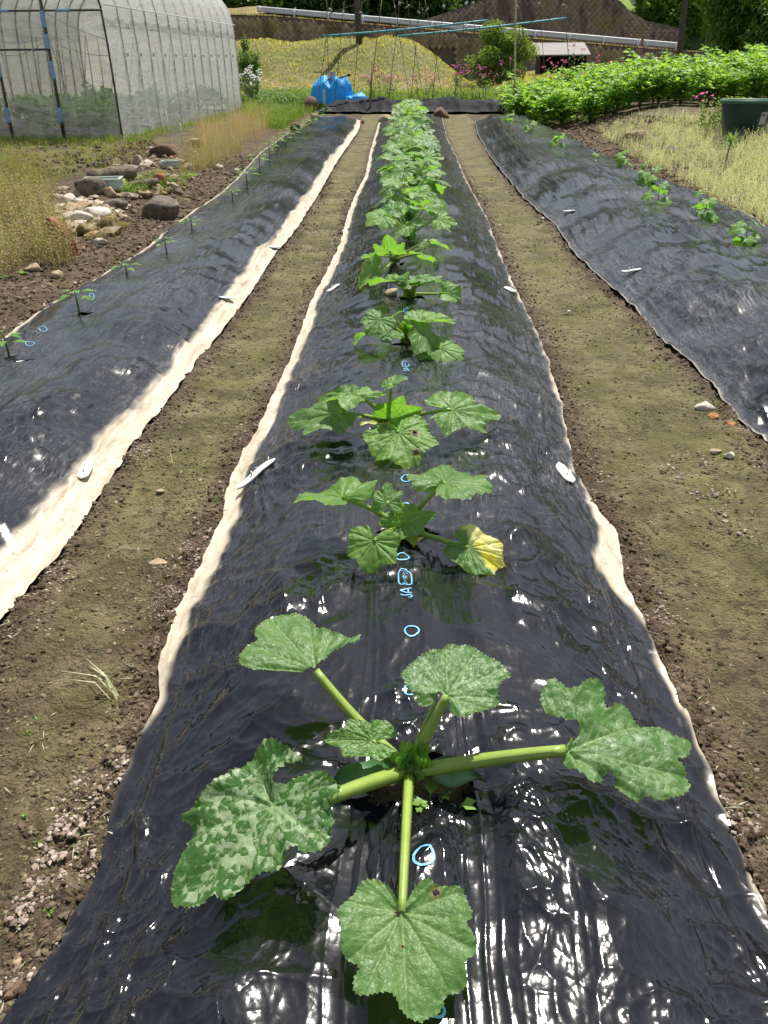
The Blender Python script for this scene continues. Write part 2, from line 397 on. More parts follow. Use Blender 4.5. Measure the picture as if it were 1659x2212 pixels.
clippx = [('M', 555, 1034, 'blade'), ('M', 1222, 1014, 'peg'), ('M', 720, 630, 'blade'), ('M', 1102, 622, 'peg'), ('L', 184, 1018, 'peg'), ('L', 490, 648, 'peg'), ('L', 594, 532, 'peg'), ('R', 1362, 599, 'peg'), ('R', 1228, 466, 'peg')]
for bn, x, y, k in clippx:
    b = {'M': bedM, 'L': bedL, 'R': bedR}[bn]; P = at(x, y, .05); b.clips.append((P[0], P[1]))

# ------------------------------------------------------------------ setting materials
def mat_soil():
    m = NM('soil'); co = m.world()
    n1 = m.noise(co, .9, 5, .6); n2 = m.noise(co, 7, 6, .65); n3 = m.noise(co, 30, 7, .78); n4 = m.noise(co, 160, 3, .6)
    alg = m.attr('algae')
    brown = m.ramp(n2, [(.3, (.068, .045, .029)), (.5, (.14, .098, .065)), (.72, (.22, .16, .107))])
    green = m.ramp(n2, [(.3, (.115, .097, .040)), (.5, (.205, .176, .082)), (.75, (.29, .25, .135))])
    f = m.math('ADD', alg, m.math('MULTIPLY', m.math('SUBTRACT', n1, .5), 1.6), True)
    f2 = m.math('ADD', f, m.math('MULTIPLY', m.math('SUBTRACT', n3, .5), .8), True)
    base = m.mix(f2, brown, green)
    base = m.mix(m.ramp(n3, [(.38, .9), (.50, 0.0)]), base, (.034, .026, .015)); base = m.mix(m.ramp(m.noise(co, 2.3, 5, .65), [(.40, .65), (.58, 0.0)]), base, m.mix(f, (.060, .038, .024), (.060, .050, .017)))       # darker where the grain noise dips, and in broad patches
    base = m.mix(m.math('MULTIPLY', m.ramp(m.noise(co, 2.1, 5, .62), [(.50, 0.0), (.64, .42)]), alg), base, m.ramp(n2, [(.3, (.105, .105, .014)), (.7, (.21, .20, .04))]))
    base = m.mix(m.ramp(m.noise(co, 55, 4, .7), [(.58, 0.0), (.68, .85)]), base, m.mix(f2, (.20, .15, .115), (.16, .13, .06)))
    far = m.attr('grassy')
    gcol = m.ramp(m.noise(co, 3.2, 6, .7), [(.3, (.06, .075, .02)), (.5, (.13, .14, .035)), (.7, (.24, .22, .075))])
    straw = m.ramp(m.noise(co, 1.4, 6, .7), [(.42, 0.0), (.6, .8)])
    gcol = m.mix(m.math('MULTIPLY', straw, m.attr('straw')), gcol, (.34, .25, .14))
    base = m.mix(far, base, gcol)
    h = m.math('ADD', m.math('MULTIPLY', n3, .6), m.math('MULTIPLY', n4, .25))
    cr = m.math('MULTIPLY', m.ramp(m.vor(co, 17, 'DISTANCE_TO_EDGE'), [(0.0, 0.0), (.05, 1.0)]), .12)
    h = m.math('ADD', h, m.math('ADD', m.math('MULTIPLY', m.vor(co, 95), -.35), cr))
    rough = m.mix(f2, .95, .78)
    m.set(base, rough, m.bump(h, 1.0, .030), .25); return m.m
M_SOIL = mat_soil()
def mat_film():
    m = NM('black_film'); co = m.world()
    cream = m.attr('cream'); dust = m.attr('dust')
    s1 = m.noise(m.world((26, 5, 6), (0, 0, R(8))), 1.6, 5, .65, 1.2); s2 = m.noise(m.world((9, 13, 6), (0, 0, R(-35))), 1.7, 5, .65, 1.5)
    n2 = m.noise(co, 3.0, 6, .6); n3 = m.noise(co, 130, 4, .6)
    d = m.math('MULTIPLY', m.ramp(s1, [(.46, 0.0), (.60, .55), (.74, 1.0)]), m.ramp(n2, [(.35, .15), (.65, 1.0)]))
    d2 = m.math('ADD', m.math('MULTIPLY', d, .55), m.math('MULTIPLY', m.ramp(s2, [(.55, 0.0), (.72, .8)]), .45), True)
    d3 = m.math('MULTIPLY', d2, dust, True)
    spots = m.ramp(m.noise(co, 46, 2, .5), [(.72, 0.0), (.76, .6)])
    d4 = m.math('ADD', d3, m.math('MULTIPLY', spots, m.math('ADD', dust, .15)), True)
    sc1 = m.noise(m.world((70, 7, 6), (0, 0, R(14))), 1.3, 3, .6, 2.0); sc2 = m.noise(m.world((60, 9, 6), (0, 0, R(-48))), 1.4, 3, .6, 2.0)
    scr = m.math('MULTIPLY', m.math('MAXIMUM', m.ramp(sc1, [(.58, 0.0), (.66, 1.0)]), m.ramp(sc2, [(.60, 0.0), (.67, 1.0)])), m.math('MULTIPLY', dust, m.ramp(n2, [(.38, .15), (.6, 1.0)])))
    d4 = m.math('ADD', d4, m.math('MULTIPLY', dust, .05), True)
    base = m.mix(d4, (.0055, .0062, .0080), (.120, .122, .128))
    base = m.mix(m.math('MULTIPLY', scr, .42), base, (.24, .235, .225))
    cn = m.ramp(m.noise(m.world((14, 2.2, 4), (0, 0, R(6))), 1.5, 5, .6, .8), [(.28, (.27, .21, .14)), (.42, (.44, .37, .27)), (.55, (.50, .43, .325)), (.7, (.57, .50, .40))])
    cn = m.mix(m.ramp(m.noise(co, 24, 5, .7), [(.30, .75), (.42, 0.0)]), cn, (.17, .125, .08))
    def cline(scale, rot, sc):
        c_ = m.world(scale, (0, 0, R(rot))); va = m.n('ShaderNodeVectorMath'); va.operation = 'MULTIPLY_ADD'; va.inputs[1].default_value = (.16, .16, 0); m.l(dn_.outputs[1], va.inputs[0]); m.l(c_, va.inputs[2])
        return m.ramp(m.vor(va.outputs[0], sc, 'DISTANCE_TO_EDGE'), [(0.0, 1.0), (.035, 0.0)])
    dn_ = m.n('ShaderNodeTexNoise'); dn_.inputs['Scale'].default_value = 5; dn_.inputs['Detail'].default_value = 4; m.l(co, dn_.inputs[0])
    cl = m.math('MAXIMUM', m.math('MULTIPLY', cline((1, .34, 1), 35, 13), m.ramp(m.noise(co, 9, 3), [(.45, 0.0), (.6, 1.0)])), m.math('MULTIPLY', cline((1, .4, 1), -40, 11), m.ramp(m.noise(co, 11, 3), [(.5, 0.0), (.62, 1.0)])))
    base = m.mix(m.math('MULTIPLY', m.math('MULTIPLY', cl, dust), .34), base, (.19, .19, .185))
    cn = m.mix(m.math('MULTIPLY', cl, .45), cn, (.22, .17, .115))  # wrinkle shade painted in: cream darkens along the crease lines
    base = m.mix(cream, base, cn)
    rough = m.math('ADD', m.math('MULTIPLY', d4, .30), m.math('ADD', m.math('MULTIPLY', dust, .10), .12)); rough = m.mix(cream, rough, .5)
    wn = m.n('ShaderNodeTexNoise'); wn.inputs['Scale'].default_value = 7; wn.inputs['Detail'].default_value = 3; m.l(co, wn.inputs[0])
    def facet(scale, rot, sc, amt):
        c_ = m.world(scale, (0, 0, R(rot))); va = m.n('ShaderNodeVectorMath'); va.operation = 'MULTIPLY_ADD'; va.inputs[1].default_value = (amt, amt, 0); m.l(wn.outputs[1], va.inputs[0]); m.l(c_, va.inputs[2])
        q = m.n('ShaderNodeTexVoronoi'); q.inputs['Scale'].default_value = sc; m.l(va.outputs[0], q.inputs['Vector']); return m.math('MULTIPLY', q.outputs['Distance'], q.outputs['Distance'])
    f1 = facet((1, .35, 1), 28, 36, .05); f2 = facet((1, .38, 1), -34, 42, .05); f3 = facet((1, .9, 1), 10, 75, .03)
    h = m.math('ADD', m.math('MULTIPLY', f1, m.ramp(n2, [(.4, 0.15), (.6, 1.0)])), m.math('MULTIPLY', f2, m.ramp(n2, [(.4, 1.0), (.6, .15)]))); h = m.math('ADD', h, m.math('MULTIPLY', f3, .35))
    b1 = m.bump(h, .16, .0042); b2 = m.bump(n3, .10, .001, b1)
    m.set(base, rough, b2, .5, None, 1.5); return m.m
M_FILM = mat_film()

# ------------------------------------------------------------------ ground sheet
def axis_x():
    c = np.arange(-2.9, 3.6, .0125); o = []; x = 3.6; st = .02
    while x < 120: o.append(x); st = min(st*1.045, 8); x += st
    i = []; x = -2.9; st = .018
    while x > -120: st = min(st*1.04, 8); x -= st; i.append(x)
    return np.concatenate([i[::-1], c, o])
def axis_y():
    o = [-40, -20, -10, -6, -4, -3, -2, -1.2, -.6, -.2, .1, .3, .4, .5]; y = .55; 
    while y < 26: o.append(y); y += max(.0065, .0050*y**1.55)
    while y < 420: o.append(y); y += max(.35, y*.02)
    return np.array(o)
gx, gy = axis_x(), axis_y()
GX, GY = np.meshgrid(gx, gy)
GZ, INS, SH = ground_z(GX, GY)
fur = np.full(GX.shape, 9.0)
for b in BEDS:
    dd = np.maximum(b.L(GY)-GX, GX-b.R(GY)); fur = np.minimum(fur, np.where((GY > b.y0-3) & (GY < b.y1), np.abs(dd), 9.0))
infur = ((GX > bedL.R(GY)) & (GX < bedR.L(GY))).astype(float)
alg = infur*sst(.0, .14, fur)*(.42+.62*sst(1.2, 4.0, GY))+.12
grassy = sst(30, 33, GY)*1.0+.75*sst(3.4, 4.6, -GX-1.2+.3*gn(GX, GY, 77))*sst(6.5, 10, GY)*sst(-.25, .2, gn(GX*1.2, GY*.8, 78))+.2*sst(24, 27, GY)*sst(-.1, .3, gn(GX, GY, 79))
straw = np.clip(.3+.8*np.exp(-((GY-50)/2.0)**2), 0, 1)*sst(40, 46, GY)
me = mesh_np('ground', np.stack([GX.ravel(), GY.ravel(), GZ.ravel()], 1), grid_faces(len(gx), len(gy)), {'algae': alg, 'grassy': np.clip(grassy, 0, 1), 'straw': straw})
link('ground', me, M_SOIL, kind='structure', label='brown garden soil with green algae in the furrows')

# ------------------------------------------------------------------ films
def make_film(b, nx, label, y0, y1, k=.0032):
    ys = [y0]; y = y0
    while y < y1: y += max(.0028, k*max(y, .4)**1.62); ys.append(min(y, y1))
    ys = np.array(ys); us = np.linspace(0, 1, nx)
    us = us+.0
    U, Y = np.meshgrid(us, ys); l, r = b.L(Y), b.R(Y)
    l = l+.012*gn(Y*5, 0*Y, b.seed+80)+.006*gn(Y*17, 0*Y, b.seed+81); r = r+.012*gn(Y*5, 0*Y, b.seed+82)+.006*gn(Y*17, 0*Y, b.seed+83)
    X = l+(r-l)*U
    Z = film_z(b, X, Y)
    F = grid_faces(nx, len(ys))
    if b.holes:
        inn = np.zeros(X.size, bool); Xr = X.ravel().copy(); Yr = Y.ravel().copy()
        for (hx, hy, rx, ry) in b.holes:
            near = np.where((np.abs(Xr-hx) < 2*rx) & (np.abs(Yr-hy) < 2.5*ry))[0]
            dx = (Xr[near]-hx)/rx; dy = (Yr[near]-hy)/ry; a = np.arctan2(dy, dx); q = np.sqrt(dx*dx+dy*dy)+1e-6
            lim = 1+.5*gn(np.cos(a)*2.2+hx*7, np.sin(a)*2.2+hy*5, b.seed)+.12*gn(np.cos(a)*9+hx, np.sin(a)*9+hy, b.seed+1)
            c_ = q < lim; k_ = near[c_]; f_ = (lim/q)[c_]
            inn[k_] = True; Xr[k_] = hx+(Xr[k_]-hx)*f_; Yr[k_] = hy+(Yr[k_]-hy)*f_
        X = Xr.reshape(X.shape); Y = Yr.reshape(Y.shape); F = F[~inn[F].all(1)]
        Z = film_z(b, X, Y)
    d_l = (X-l); d_r = (r-X)
    nz = .5+.9*gn(X*4, Y*1.7, b.seed+90); nf = gn(X*22, Y*9, b.seed+91)
    if b is bedL:
        wdt = .115+.03*gn(0*Y, Y*.6, 5)+.04*sst(3.5, 2.0, Y)
        cream = sst(wdt+.022, wdt-.016, d_r+.010*nf+.02*gn(X*6, Y*2.2, 88))+.85*sst(.035, .012, d_l)
    elif b is bedM:
        wl = .082*sst(1.3, 2.5, Y)*(.75+.4*gn(0*Y, Y*.8, 15))*(1-.2*sst(6, 14, Y))
        patch = np.exp(-((Y-2.42)/.25)**2)*.085+.022*np.clip(gn(Y*2.1, 0*Y, 99)+.25, 0, 1)*sst(1.2, 2.0, Y)
        cream = sst(wl+.013, wl-.010, d_l+.010*nf+.015*gn(X*6, Y*2.2, 89))*sst(1.2, 1.9, Y+.25*gn(Y*7, X*9, 91))+sst(patch+.015, patch-.015, d_r+.015*nf)
    else:
        cream = .45*sst(.015, .005, d_l)+.4*sst(.05, .02, d_r)
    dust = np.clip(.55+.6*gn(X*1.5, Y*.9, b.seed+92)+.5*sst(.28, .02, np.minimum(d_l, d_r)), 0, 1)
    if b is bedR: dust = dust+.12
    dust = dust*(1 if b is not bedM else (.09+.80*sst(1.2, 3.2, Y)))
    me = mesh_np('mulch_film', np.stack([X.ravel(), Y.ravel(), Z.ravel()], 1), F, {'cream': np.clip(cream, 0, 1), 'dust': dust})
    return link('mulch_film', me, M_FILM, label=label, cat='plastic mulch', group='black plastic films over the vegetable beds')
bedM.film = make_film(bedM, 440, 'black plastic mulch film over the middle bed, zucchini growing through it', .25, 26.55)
bedL.film = make_film(bedL, 300, 'black plastic mulch film with wide cream edge over the bed of pepper seedlings', 1.0, 25.1, .0045)
bedR.film = make_film(bedR, 300, 'wrinkled black plastic mulch film over the bed beside the pale weeds', 1.7, 24.5, .0045)
# ------------------------------------------------------------------ zucchini leaves
def mat_zleaf():
    m = NM('zucchini_leaf'); uvn = m.n('ShaderNodeUVMap'); uv = uvn.outputs[0]
    vein = m.attr('vein'); young = m.attr('young'); yel = m.attr('yellow'); edge = m.attr('edge'); mot = m.attr('mottle')
    cell = m.n('ShaderNodeTexVoronoi'); cell.inputs['Scale'].default_value = 42; cell.inputs['Randomness'].default_value = .85
    dn = m.n('ShaderNodeTexNoise'); dn.inputs['Scale'].default_value = 5; m.l(uv, dn.inputs[0])
    va = m.n('ShaderNodeVectorMath'); va.operation = 'MULTIPLY_ADD'; va.inputs[1].default_value = (.06, .06, 0); m.l(dn.outputs[1], va.inputs[0]); m.l(uv, va.inputs[2])
    m.l(va.outputs[0], cell.inputs[0])
    de = m.n('ShaderNodeTexVoronoi'); de.feature = 'DISTANCE_TO_EDGE'; de.inputs['Scale'].default_value = 42; de.inputs['Randomness'].default_value = .85; m.l(va.outputs[0], de.inputs[0])
    net = m.ramp(de.outputs[0], [(0.0, 1.0), (.035, 0.0)])
    oi = m.n('ShaderNodeObjectInfo')
    n1 = m.noise(uv, 3.5, 4, .6)
    base = m.mix(m.ramp(n1, [(.3, 0.0), (.7, 1.0)]), (.088, .200, .044), (.148, .290, .076))
    base = m.mix(m.math('MULTIPLY', mot, .75, True), base, m.mix(n1, (.035, .118, .020), (.060, .170, .034)))
    base = m.mix(young, base, (.15, .34, .03))
    base = m.mix(m.math('MULTIPLY', oi.outputs['Random'], m.attr('tint')), base, (.19, .36, .055))
    # silver patches bounded by the fine veins
    sep = m.n('ShaderNodeSeparateColor'); m.l(cell.outputs['Color'], sep.inputs[0])
    pn = m.noise(uv, 4.2, 3, .6)
    sel = m.math('ADD', m.math('MULTIPLY', sep.outputs[0], .55), m.math('MULTIPLY', pn, 1.0))
    sel = m.math('ADD', sel, m.math('MULTIPLY', m.attr('veinw'), .16))
    sil = m.ramp(sel, [(.96, 0.0), (1.02, 1.0)])
    silf = m.math('MULTIPLY', m.math('MULTIPLY', sil, mot), m.ramp(n1, [(.3, .55), (.6, .9)]))
    base = m.mix(silf, base, (.44, .55, .34))
    base = m.mix(m.math('MULTIPLY', net, .22), base, (.22, .36, .15))
    base = m.mix(m.math('MULTIPLY', vein, .75), base, (.30, .44, .18))
    base = m.mix(yel, base, m.mix(m.ramp(n1, [(.4, 0.0), (.6, 1.0)]), (.80, .72, .08), (.85, .80, .50)))
    base = m.mix(m.math('MULTIPLY', edge, .45), base, m.mix(yel, (.19, .24, .07), (.30, .17, .07)))
    base = m.mix(m.attr('burn'), base, (.33, .22, .09))
    h = m.math('ADD', m.ramp(de.outputs[0], [(0.0, 0.0), (.12, 1.0)]), m.math('MULTIPLY', m.noise(uv, 40, 3), .35))
    m.set(base, m.math('ADD', m.math('MULTIPLY', n1, .16), .36), m.bump(h, .22, .0035), .42)
    t = m.mix(1.0, base, (1.5, 1.7, .65), 'MULTIPLY'); m.translucent(t, .44); return m.m
M_ZL = mat_zleaf()
OUT = [(0, 1.0), (13, .93), (24, .80), (33, .74), (43, .84), (55, .93), (68, .82), (80, .70), (92, .75), (104, .82), (118, .74), (132, .64), (146, .58), (154, .47), (161, .30), (168, .14), (177, .05)]
VEIN_DIRS = [(0, .97), (28, .60), (-28, .60), (54, .88), (-54, .88), (104, .76), (-104, .76), (80, .5), (-80, .5), (148, .56), (-148, .56)]
def leaf_mesh(name, seed, nr=26, na=300, lobes=1.0, teeth=.022, fold=.12, droop=.14, wave=.035, cup=0.0, mottle=1.0, young=0.0, yellow=None, narrow=1.0, holes=(), asym=0.0, curl=0.0, hi=True, bites=(), outline=None, bl=0.0):
    rs = np.random.RandomState(seed)
    th = np.linspace(-177, 177, na); a = np.abs(th)
    r = np.interp(a, [o[0] for o in OUT], [o[1] for o in OUT])
    mean = np.interp(a, [0, 60, 120, 150, 165, 177], [.93, .84, .74, .53, .24, .05])
    r = mean+(r-mean)*lobes*1.15
    r = r*(1+.07*gn(th/38.0, 0*th+seed, seed)+.035*gn(th/12.0, 0*th+seed, seed+1))*(1+asym*np.sin(np.radians(th)))
    tt = th/5.4+1.1*gn(th/17.0, 0*th, seed+2); saw = (tt-np.floor(tt)); saw = np.where(th > 0, 1-saw, saw)
    if outline is not None:
        r = np.interp(th, outline[0], outline[1]); teeth = teeth*.8
    r = r+teeth*(saw-.45)*(.5+.8*rs.rand(na) if not hi else (.8+.5*gn(th/9, 0*th, seed+4)))*np.clip(r*1.6, 0, 1)*sst(177, 150, a)
    for (ba, bw, bd) in bites: r = r*(1-bd*np.exp(-((th-ba)/bw)**4))
    s = np.linspace(0, 1, nr)**.85
    TH, S = np.meshgrid(np.radians(th), s); RR = r[None, :]*S
    x = RR*np.sin(TH)*narrow; y = RR*np.cos(TH)
    d = np.full(x.shape, 9.0); dm = np.full(x.shape, 9.0)
    def seg(x0, y0, x1, y1, w):
        nonlocal d
        vx, vy = x1-x0, y1-y0; t = np.clip(((x-x0)*vx+(y-y0)*vy)/(vx*vx+vy*vy), 0, 1)
        q = np.hypot(x-x0-vx*t, y-y0-vy*t)/(w*(1.15-.75*t)); d = np.minimum(d, q); return np.hypot(x-x0-vx*t, y-y0-vy*t)
    for i, (da, L) in enumerate(VEIN_DIRS):
        da_ = da+rs.uniform(-4, 4)
        if outline is not None: L = min(max(L, .75*float(np.interp(da_, th, r))), .96*float(np.interp(da_, th, r)))
        ra = math.radians(da_); ex, ey = L*math.sin(ra)*narrow, L*math.cos(ra)
        q = seg(0, 0, ex, ey, .0125 if L > .7 else .008); dm = np.minimum(dm, q)
        if hi:
            for k in (.28, .42, .56, .70, .82):
                for sg in (-1, 1):
                    kk = k+rs.uniform(-.03, .03); l2 = L*.30*(1-.6*kk)*(1 if L > .7 else .6); aa = ra+sg*math.radians(38)
                    seg(ex*kk, ey*kk, ex*kk+l2*math.sin(aa), ey*kk+l2*math.cos(aa), .0065)
    vein = np.exp(-d**2); veinw = np.exp(-(dm/.09)**2)
    rad = np.hypot(x, y)
    z = fold*(np.sqrt(x*x+.004)-.06)-droop*rad**2+cup*rad+bl*np.maximum(-y, 0)
    z = z-.022*np.exp(-(dm/.022)**2)+.018*(1-np.exp(-(dm/.12)**2))
    z = z+wave*S**2.2*np.sin(TH*5+seed)*1.1+wave*1.3*S**3*gn(TH*3.2+seed, S*1.5, seed+5)+wave*.9*S**5*gn(TH*9+seed, S*2, seed+6)
    z = z+.016*gn(x*7, y*7, seed+7)+(.008*gn(x*19, y*19, seed+8) if hi else 0)
    z = z-curl*np.maximum(y-.3, 0)**2
    F = grid_faces(na, nr)
    V = np.stack([x.ravel(), y.ravel(), z.ravel()], 1)
    burn = np.zeros(x.shape)
    c = V[F].mean(1)
    for (hx, hy, hr) in holes:
        an = np.arctan2(c[:, 1]-hy, c[:, 0]-hx); q = np.hypot(c[:, 0]-hx, c[:, 1]-hy) > hr*(1+.5*gn(np.cos(an)*2+hx*9, np.sin(an)*2, seed))
        F = F[q]; c = c[q]; burn = np.maximum(burn, np.exp(-((np.hypot(x-hx, y-hy)-hr)/(.5*hr+.01))**2))
    ye = np.zeros(x.shape)
    if yellow is not None: ye = sst(-.05, .12, (x*yellow[0]+y*yellow[1])-yellow[2]+.06*gn(x*6, y*6, 3))
    at_ = {'vein': vein, 'veinw': veinw, 'young': np.full(x.shape, young), 'yellow': ye, 'edge': sst(.965, 1.0, S), 'mottle': np.full(x.shape, mottle), 'burn': np.clip(burn, 0, 1)*(.9 if holes else 0), 'tint': 0*x+.85}
    me = mesh_np(name, V, F, at_, True, np.stack([x.ravel()*.5+.5+seed, y.ravel()*.5+.5], 1)); me.materials.append(M_ZL); return me
def frame_leaf(J, T, up_=(0, 0, 1), tilt=0.0):
    J = np.asarray(J, float); T = np.asarray(T, float); y = T-J; L = np.linalg.norm(y); y = y/L
    n = np.asarray(up_, float); n = nrm(n-y*np.dot(n, y)); x = np.cross(y, n)
    c, s_ = math.cos(tilt), math.sin(tilt); x, n = x*c+n*s_, n*c-x*s_
    return J, x, y, n, L
def put_leaf(me, par, J, T, up_=(0, 0, 1), tilt=0.0, wid=1.0, name='leaf', label=None):
    J, x, y, n, L = frame_leaf(J, T, up_, tilt)
    o = bpy.data.objects.new(name, me); COL.objects.link(o); o.parent = par
    j = J-np.array(par.location)
    o.matrix_local = Matrix(((x[0]*L*wid, y[0]*L, n[0]*L, j[0]), (x[1]*L*wid, y[1]*L, n[1]*L, j[1]), (x[2]*L*wid, y[2]*L, n[2]*L, j[2]), (0, 0, 0, 1)))
    if label: o['label'] = label
    return o
def mat_petiole():
    m = NM('petiole'); co = m.coord((1, 1, 1)); n = m.noise(co, 25, 4)
    base = m.mix(n, (.19, .31, .035), (.36, .47, .10))
    base = m.mix(m.ramp(m.noise(co, 300, 2), [(.60, 0.0), (.66, .6)]), base, (.38, .46, .20))
    m.set(base, .42, m.bump(m.noise(co, 260, 3), .4, .001), .5); m.translucent((.30, .42, .05), .15); return m.m
M_PET = mat_petiole()
M_STEM = simple('crown_stem', (.10, .20, .035), (.045, .10, .02), .5, 40, .5, .003)
def petiole(par, a, b, r0=.011, r1=.0075, sag=.0, sides=16, n=14):
    a = np.asarray(a, float); b = np.asarray(b, float); mid = (a+b)/2+np.array([0, 0, -sag]); 
    mb = MB(); mb.tube(bez(a, mid, b, n), np.linspace(r0, r1, n), sides, .10 if sides > 10 else 0); return mbpart(mb, 'petiole', M_PET, par)
YM = [leaf_mesh('young_leaf', 60+i, 10, 70, 1.2, .05, .9, -.1, .05, mottle=.4, young=.8, narrow=.75, hi=False) for i in range(2)]
def crown(par, c, sc=1.0, res=7):
    mb = MB(); c = np.asarray(c, float); b0 = c+np.array([0, 0, -.03])
    mb.tube([b0, c+[0, 0, .0], c+np.array([0, .0, .025])*sc], [.014*sc, .017*sc, .012*sc], 10)
    for k in range(11):       # cluster of buds
        a = random.uniform(0, 6.28); rr = random.uniform(.002, .014)*sc
        p0 = c+np.array([math.cos(a)*rr, math.sin(a)*rr, .012*sc]); p1 = p0+np.array([math.cos(a)*.006, math.sin(a)*.006, random.uniform(.014, .03)])*sc
        mb.tube(np.linspace(p0, p1, 4), np.array([.003, .0052, .0042, .0008])*sc, 6)
    mbpart(mb, 'stem', M_STEM, par)
# --- the nearest plant, leaf by leaf
ZB = .135
def bp(px, py, dz): return at(px, py, ZB+dz)
b0 = bases[0]
P1 = thing('zucchini_plant', 'nearest zucchini plant with big white-mottled leaves and thick pale petioles', 'plant', b0, 'zucchini plants in the middle bed')
c0 = b0+np.array([0, 0, .035])
def big(J, T, seed, **k):
    put = {q: k.pop(q) for q in ('up_', 'tilt', 'wid', 'label') if q in k}
    me = leaf_mesh('zucchini_leaf', seed, 44, 520, **k); return put_leaf(me, P1, J, T, **put)
def z2(p): return (823+p[0]*.504, 1316.6+p[1]*.504)
def z1(p): return (p[0]*.496, 1316.6+p[1]*.496)
def traced(J, T, up_, pts, tilt=0.0):
    J_, x, y, n, L = frame_leaf(J, T, up_, tilt); th = []; r = []
    for p in pts:
        d = ray(*p); o_ = np.array([0, 0, CAMZ]); t = np.dot(J_-o_, n)/np.dot(d, n); q = o_+d*t-J_
        lx, ly = np.dot(q, x)/L, np.dot(q, y)/L; th.append(math.degrees(math.atan2(lx, ly))); r.append(math.hypot(lx, ly))
    th = np.array(th); r = np.array(r); o_ = np.argsort(th); return th[o_], r[o_]
from mathutils.geometry import delaunay_2d_cdt
def near_leaf(J, T, up_, pts, seed, label, mottle=.5, teeth=.02, fold=.05, droop=.08, wave=.03, holes=()):
    J_, xa, ya, n, L = frame_leaf(J, T, up_); loc = []
    o_ = np.array([0, 0, CAMZ])
    for p in pts:
        d = ray(*p); t = np.dot(J_-o_, n)/np.dot(d, n); q = o_+d*t-J_; loc.append((np.dot(q, xa)/L, np.dot(q, ya)/L))
    P = np.array(loc)
    for _ in range(1):
        Q = np.roll(P, -1, 0); P = np.stack([P*.78+Q*.22, P*.22+Q*.78], 1).reshape(-1, 2)
    if np.sum(P[:, 0]*np.roll(P[:, 1], -1)-np.roll(P[:, 0], -1)*P[:, 1]) < 0: P = P[::-1]
    C = np.concatenate([P, P[:1]]); Ls = np.concatenate([[0], np.cumsum(np.hypot(*np.diff(C, axis=0).T))]); nb = int(Ls[-1]/.011); t = np.linspace(0, Ls[-1], nb, endpoint=False)
    B = np.stack([np.interp(t, Ls, C[:, 0]), np.interp(t, Ls, C[:, 1])], 1); tg = nrm(np.roll(B, -2, 0)-np.roll(B, 2, 0)); nn = np.stack([tg[:, 1], -tg[:, 0]], 1)
    ph = t/.052+1.0*gn(t*5, 0*t, seed); saw = ph-np.floor(ph); rB = np.hypot(B[:, 0], B[:, 1])
    B = B+nn*((teeth*1.5*(saw-.4)*(.6+.8*np.abs(gn(t*9, 0*t+3, seed)))+.006*gn(t*30, 0*t, seed+1))*sst(.08, .3, rB))[:, None]
    g = .0125; x0, y0 = B.min(0); x1, y1 = B.max(0); X, Y = np.meshgrid(np.arange(x0, x1, g), np.arange(y0, y1, g)); X = X+(np.arange(X.shape[0]) % 2)[:, None]*g*.5; X = X.ravel(); Y = Y.ravel()
    ins = np.zeros(len(X), bool); Bn = np.roll(B, -1, 0)
    for (ax_, ay_), (bx_, by_) in zip(B, Bn):
        c_ = ((ay_ > Y) != (by_ > Y)); ins ^= c_ & (X < (bx_-ax_)*(Y-ay_)/((by_-ay_) if by_ != ay_ else 1e-9)+ax_)
    X, Y = X[ins], Y[ins]; dist = np.min(np.hypot(X[:, None]-B[None, :, 0], Y[:, None]-B[None, :, 1]), 1); k = dist > g*.55; X, Y = X[k], Y[k]
    allp = [Vector((float(a_), float(b_))) for a_, b_ in B]+[Vector((float(a_), float(b_))) for a_, b_ in zip(X, Y)]
    vs, es, fs, *_r = delaunay_2d_cdt(allp, [(i, (i+1) % nb) for i in range(nb)], [], 1, 1e-6)
    V2 = np.array([v[:] for v in vs]); F = np.array([f for f in fs if len(f) == 3]); x, y = V2[:, 0], V2[:, 1]
    dB = np.min(np.hypot(x[:, None]-B[None, :, 0], y[:, None]-B[None, :, 1]), 1); S = np.clip(1-dB/.30, 0, 1); TH = np.arctan2(x, y); rs = np.random.RandomState(seed)
    d = np.full(x.shape, 9.0); dm = d.copy(); bth = np.degrees(np.arctan2(B[:, 0], B[:, 1])); od = np.argsort(bth)
    def seg(x0, y0, x1, y1, w):
        nonlocal d
        vx, vy = x1-x0, y1-y0; t = np.clip(((x-x0)*vx+(y-y0)*vy)/(vx*vx+vy*vy), 0, 1); q_ = np.hypot(x-x0-vx*t, y-y0-vy*t); d = np.minimum(d, q_/(w*(1.15-.8*t))); return q_
    for da, L0 in VEIN_DIRS:
        da_ = da+rs.uniform(-4, 4); rr = float(np.interp(da_, bth[od], rB[od])); Lv = rr*.95 if L0 > .55 else rr*.6; ra = math.radians(da_); ex, ey = Lv*math.sin(ra), Lv*math.cos(ra); dm = np.minimum(dm, seg(0, 0, ex, ey, .011 if L0 > .7 else .008))
        for kk in (.25, .38, .5, .62, .74, .86):
            for sg in (-1, 1): k2 = kk+rs.uniform(-.03, .03); l2 = Lv*.34*(1-.6*k2); aa = ra+sg*math.radians(40); seg(ex*k2, ey*k2, ex*k2+l2*math.sin(aa), ey*k2+l2*math.cos(aa), .0055)
    vein = np.exp(-d**2); veinw = np.exp(-(dm/.09)**2); rad = np.hypot(x, y)
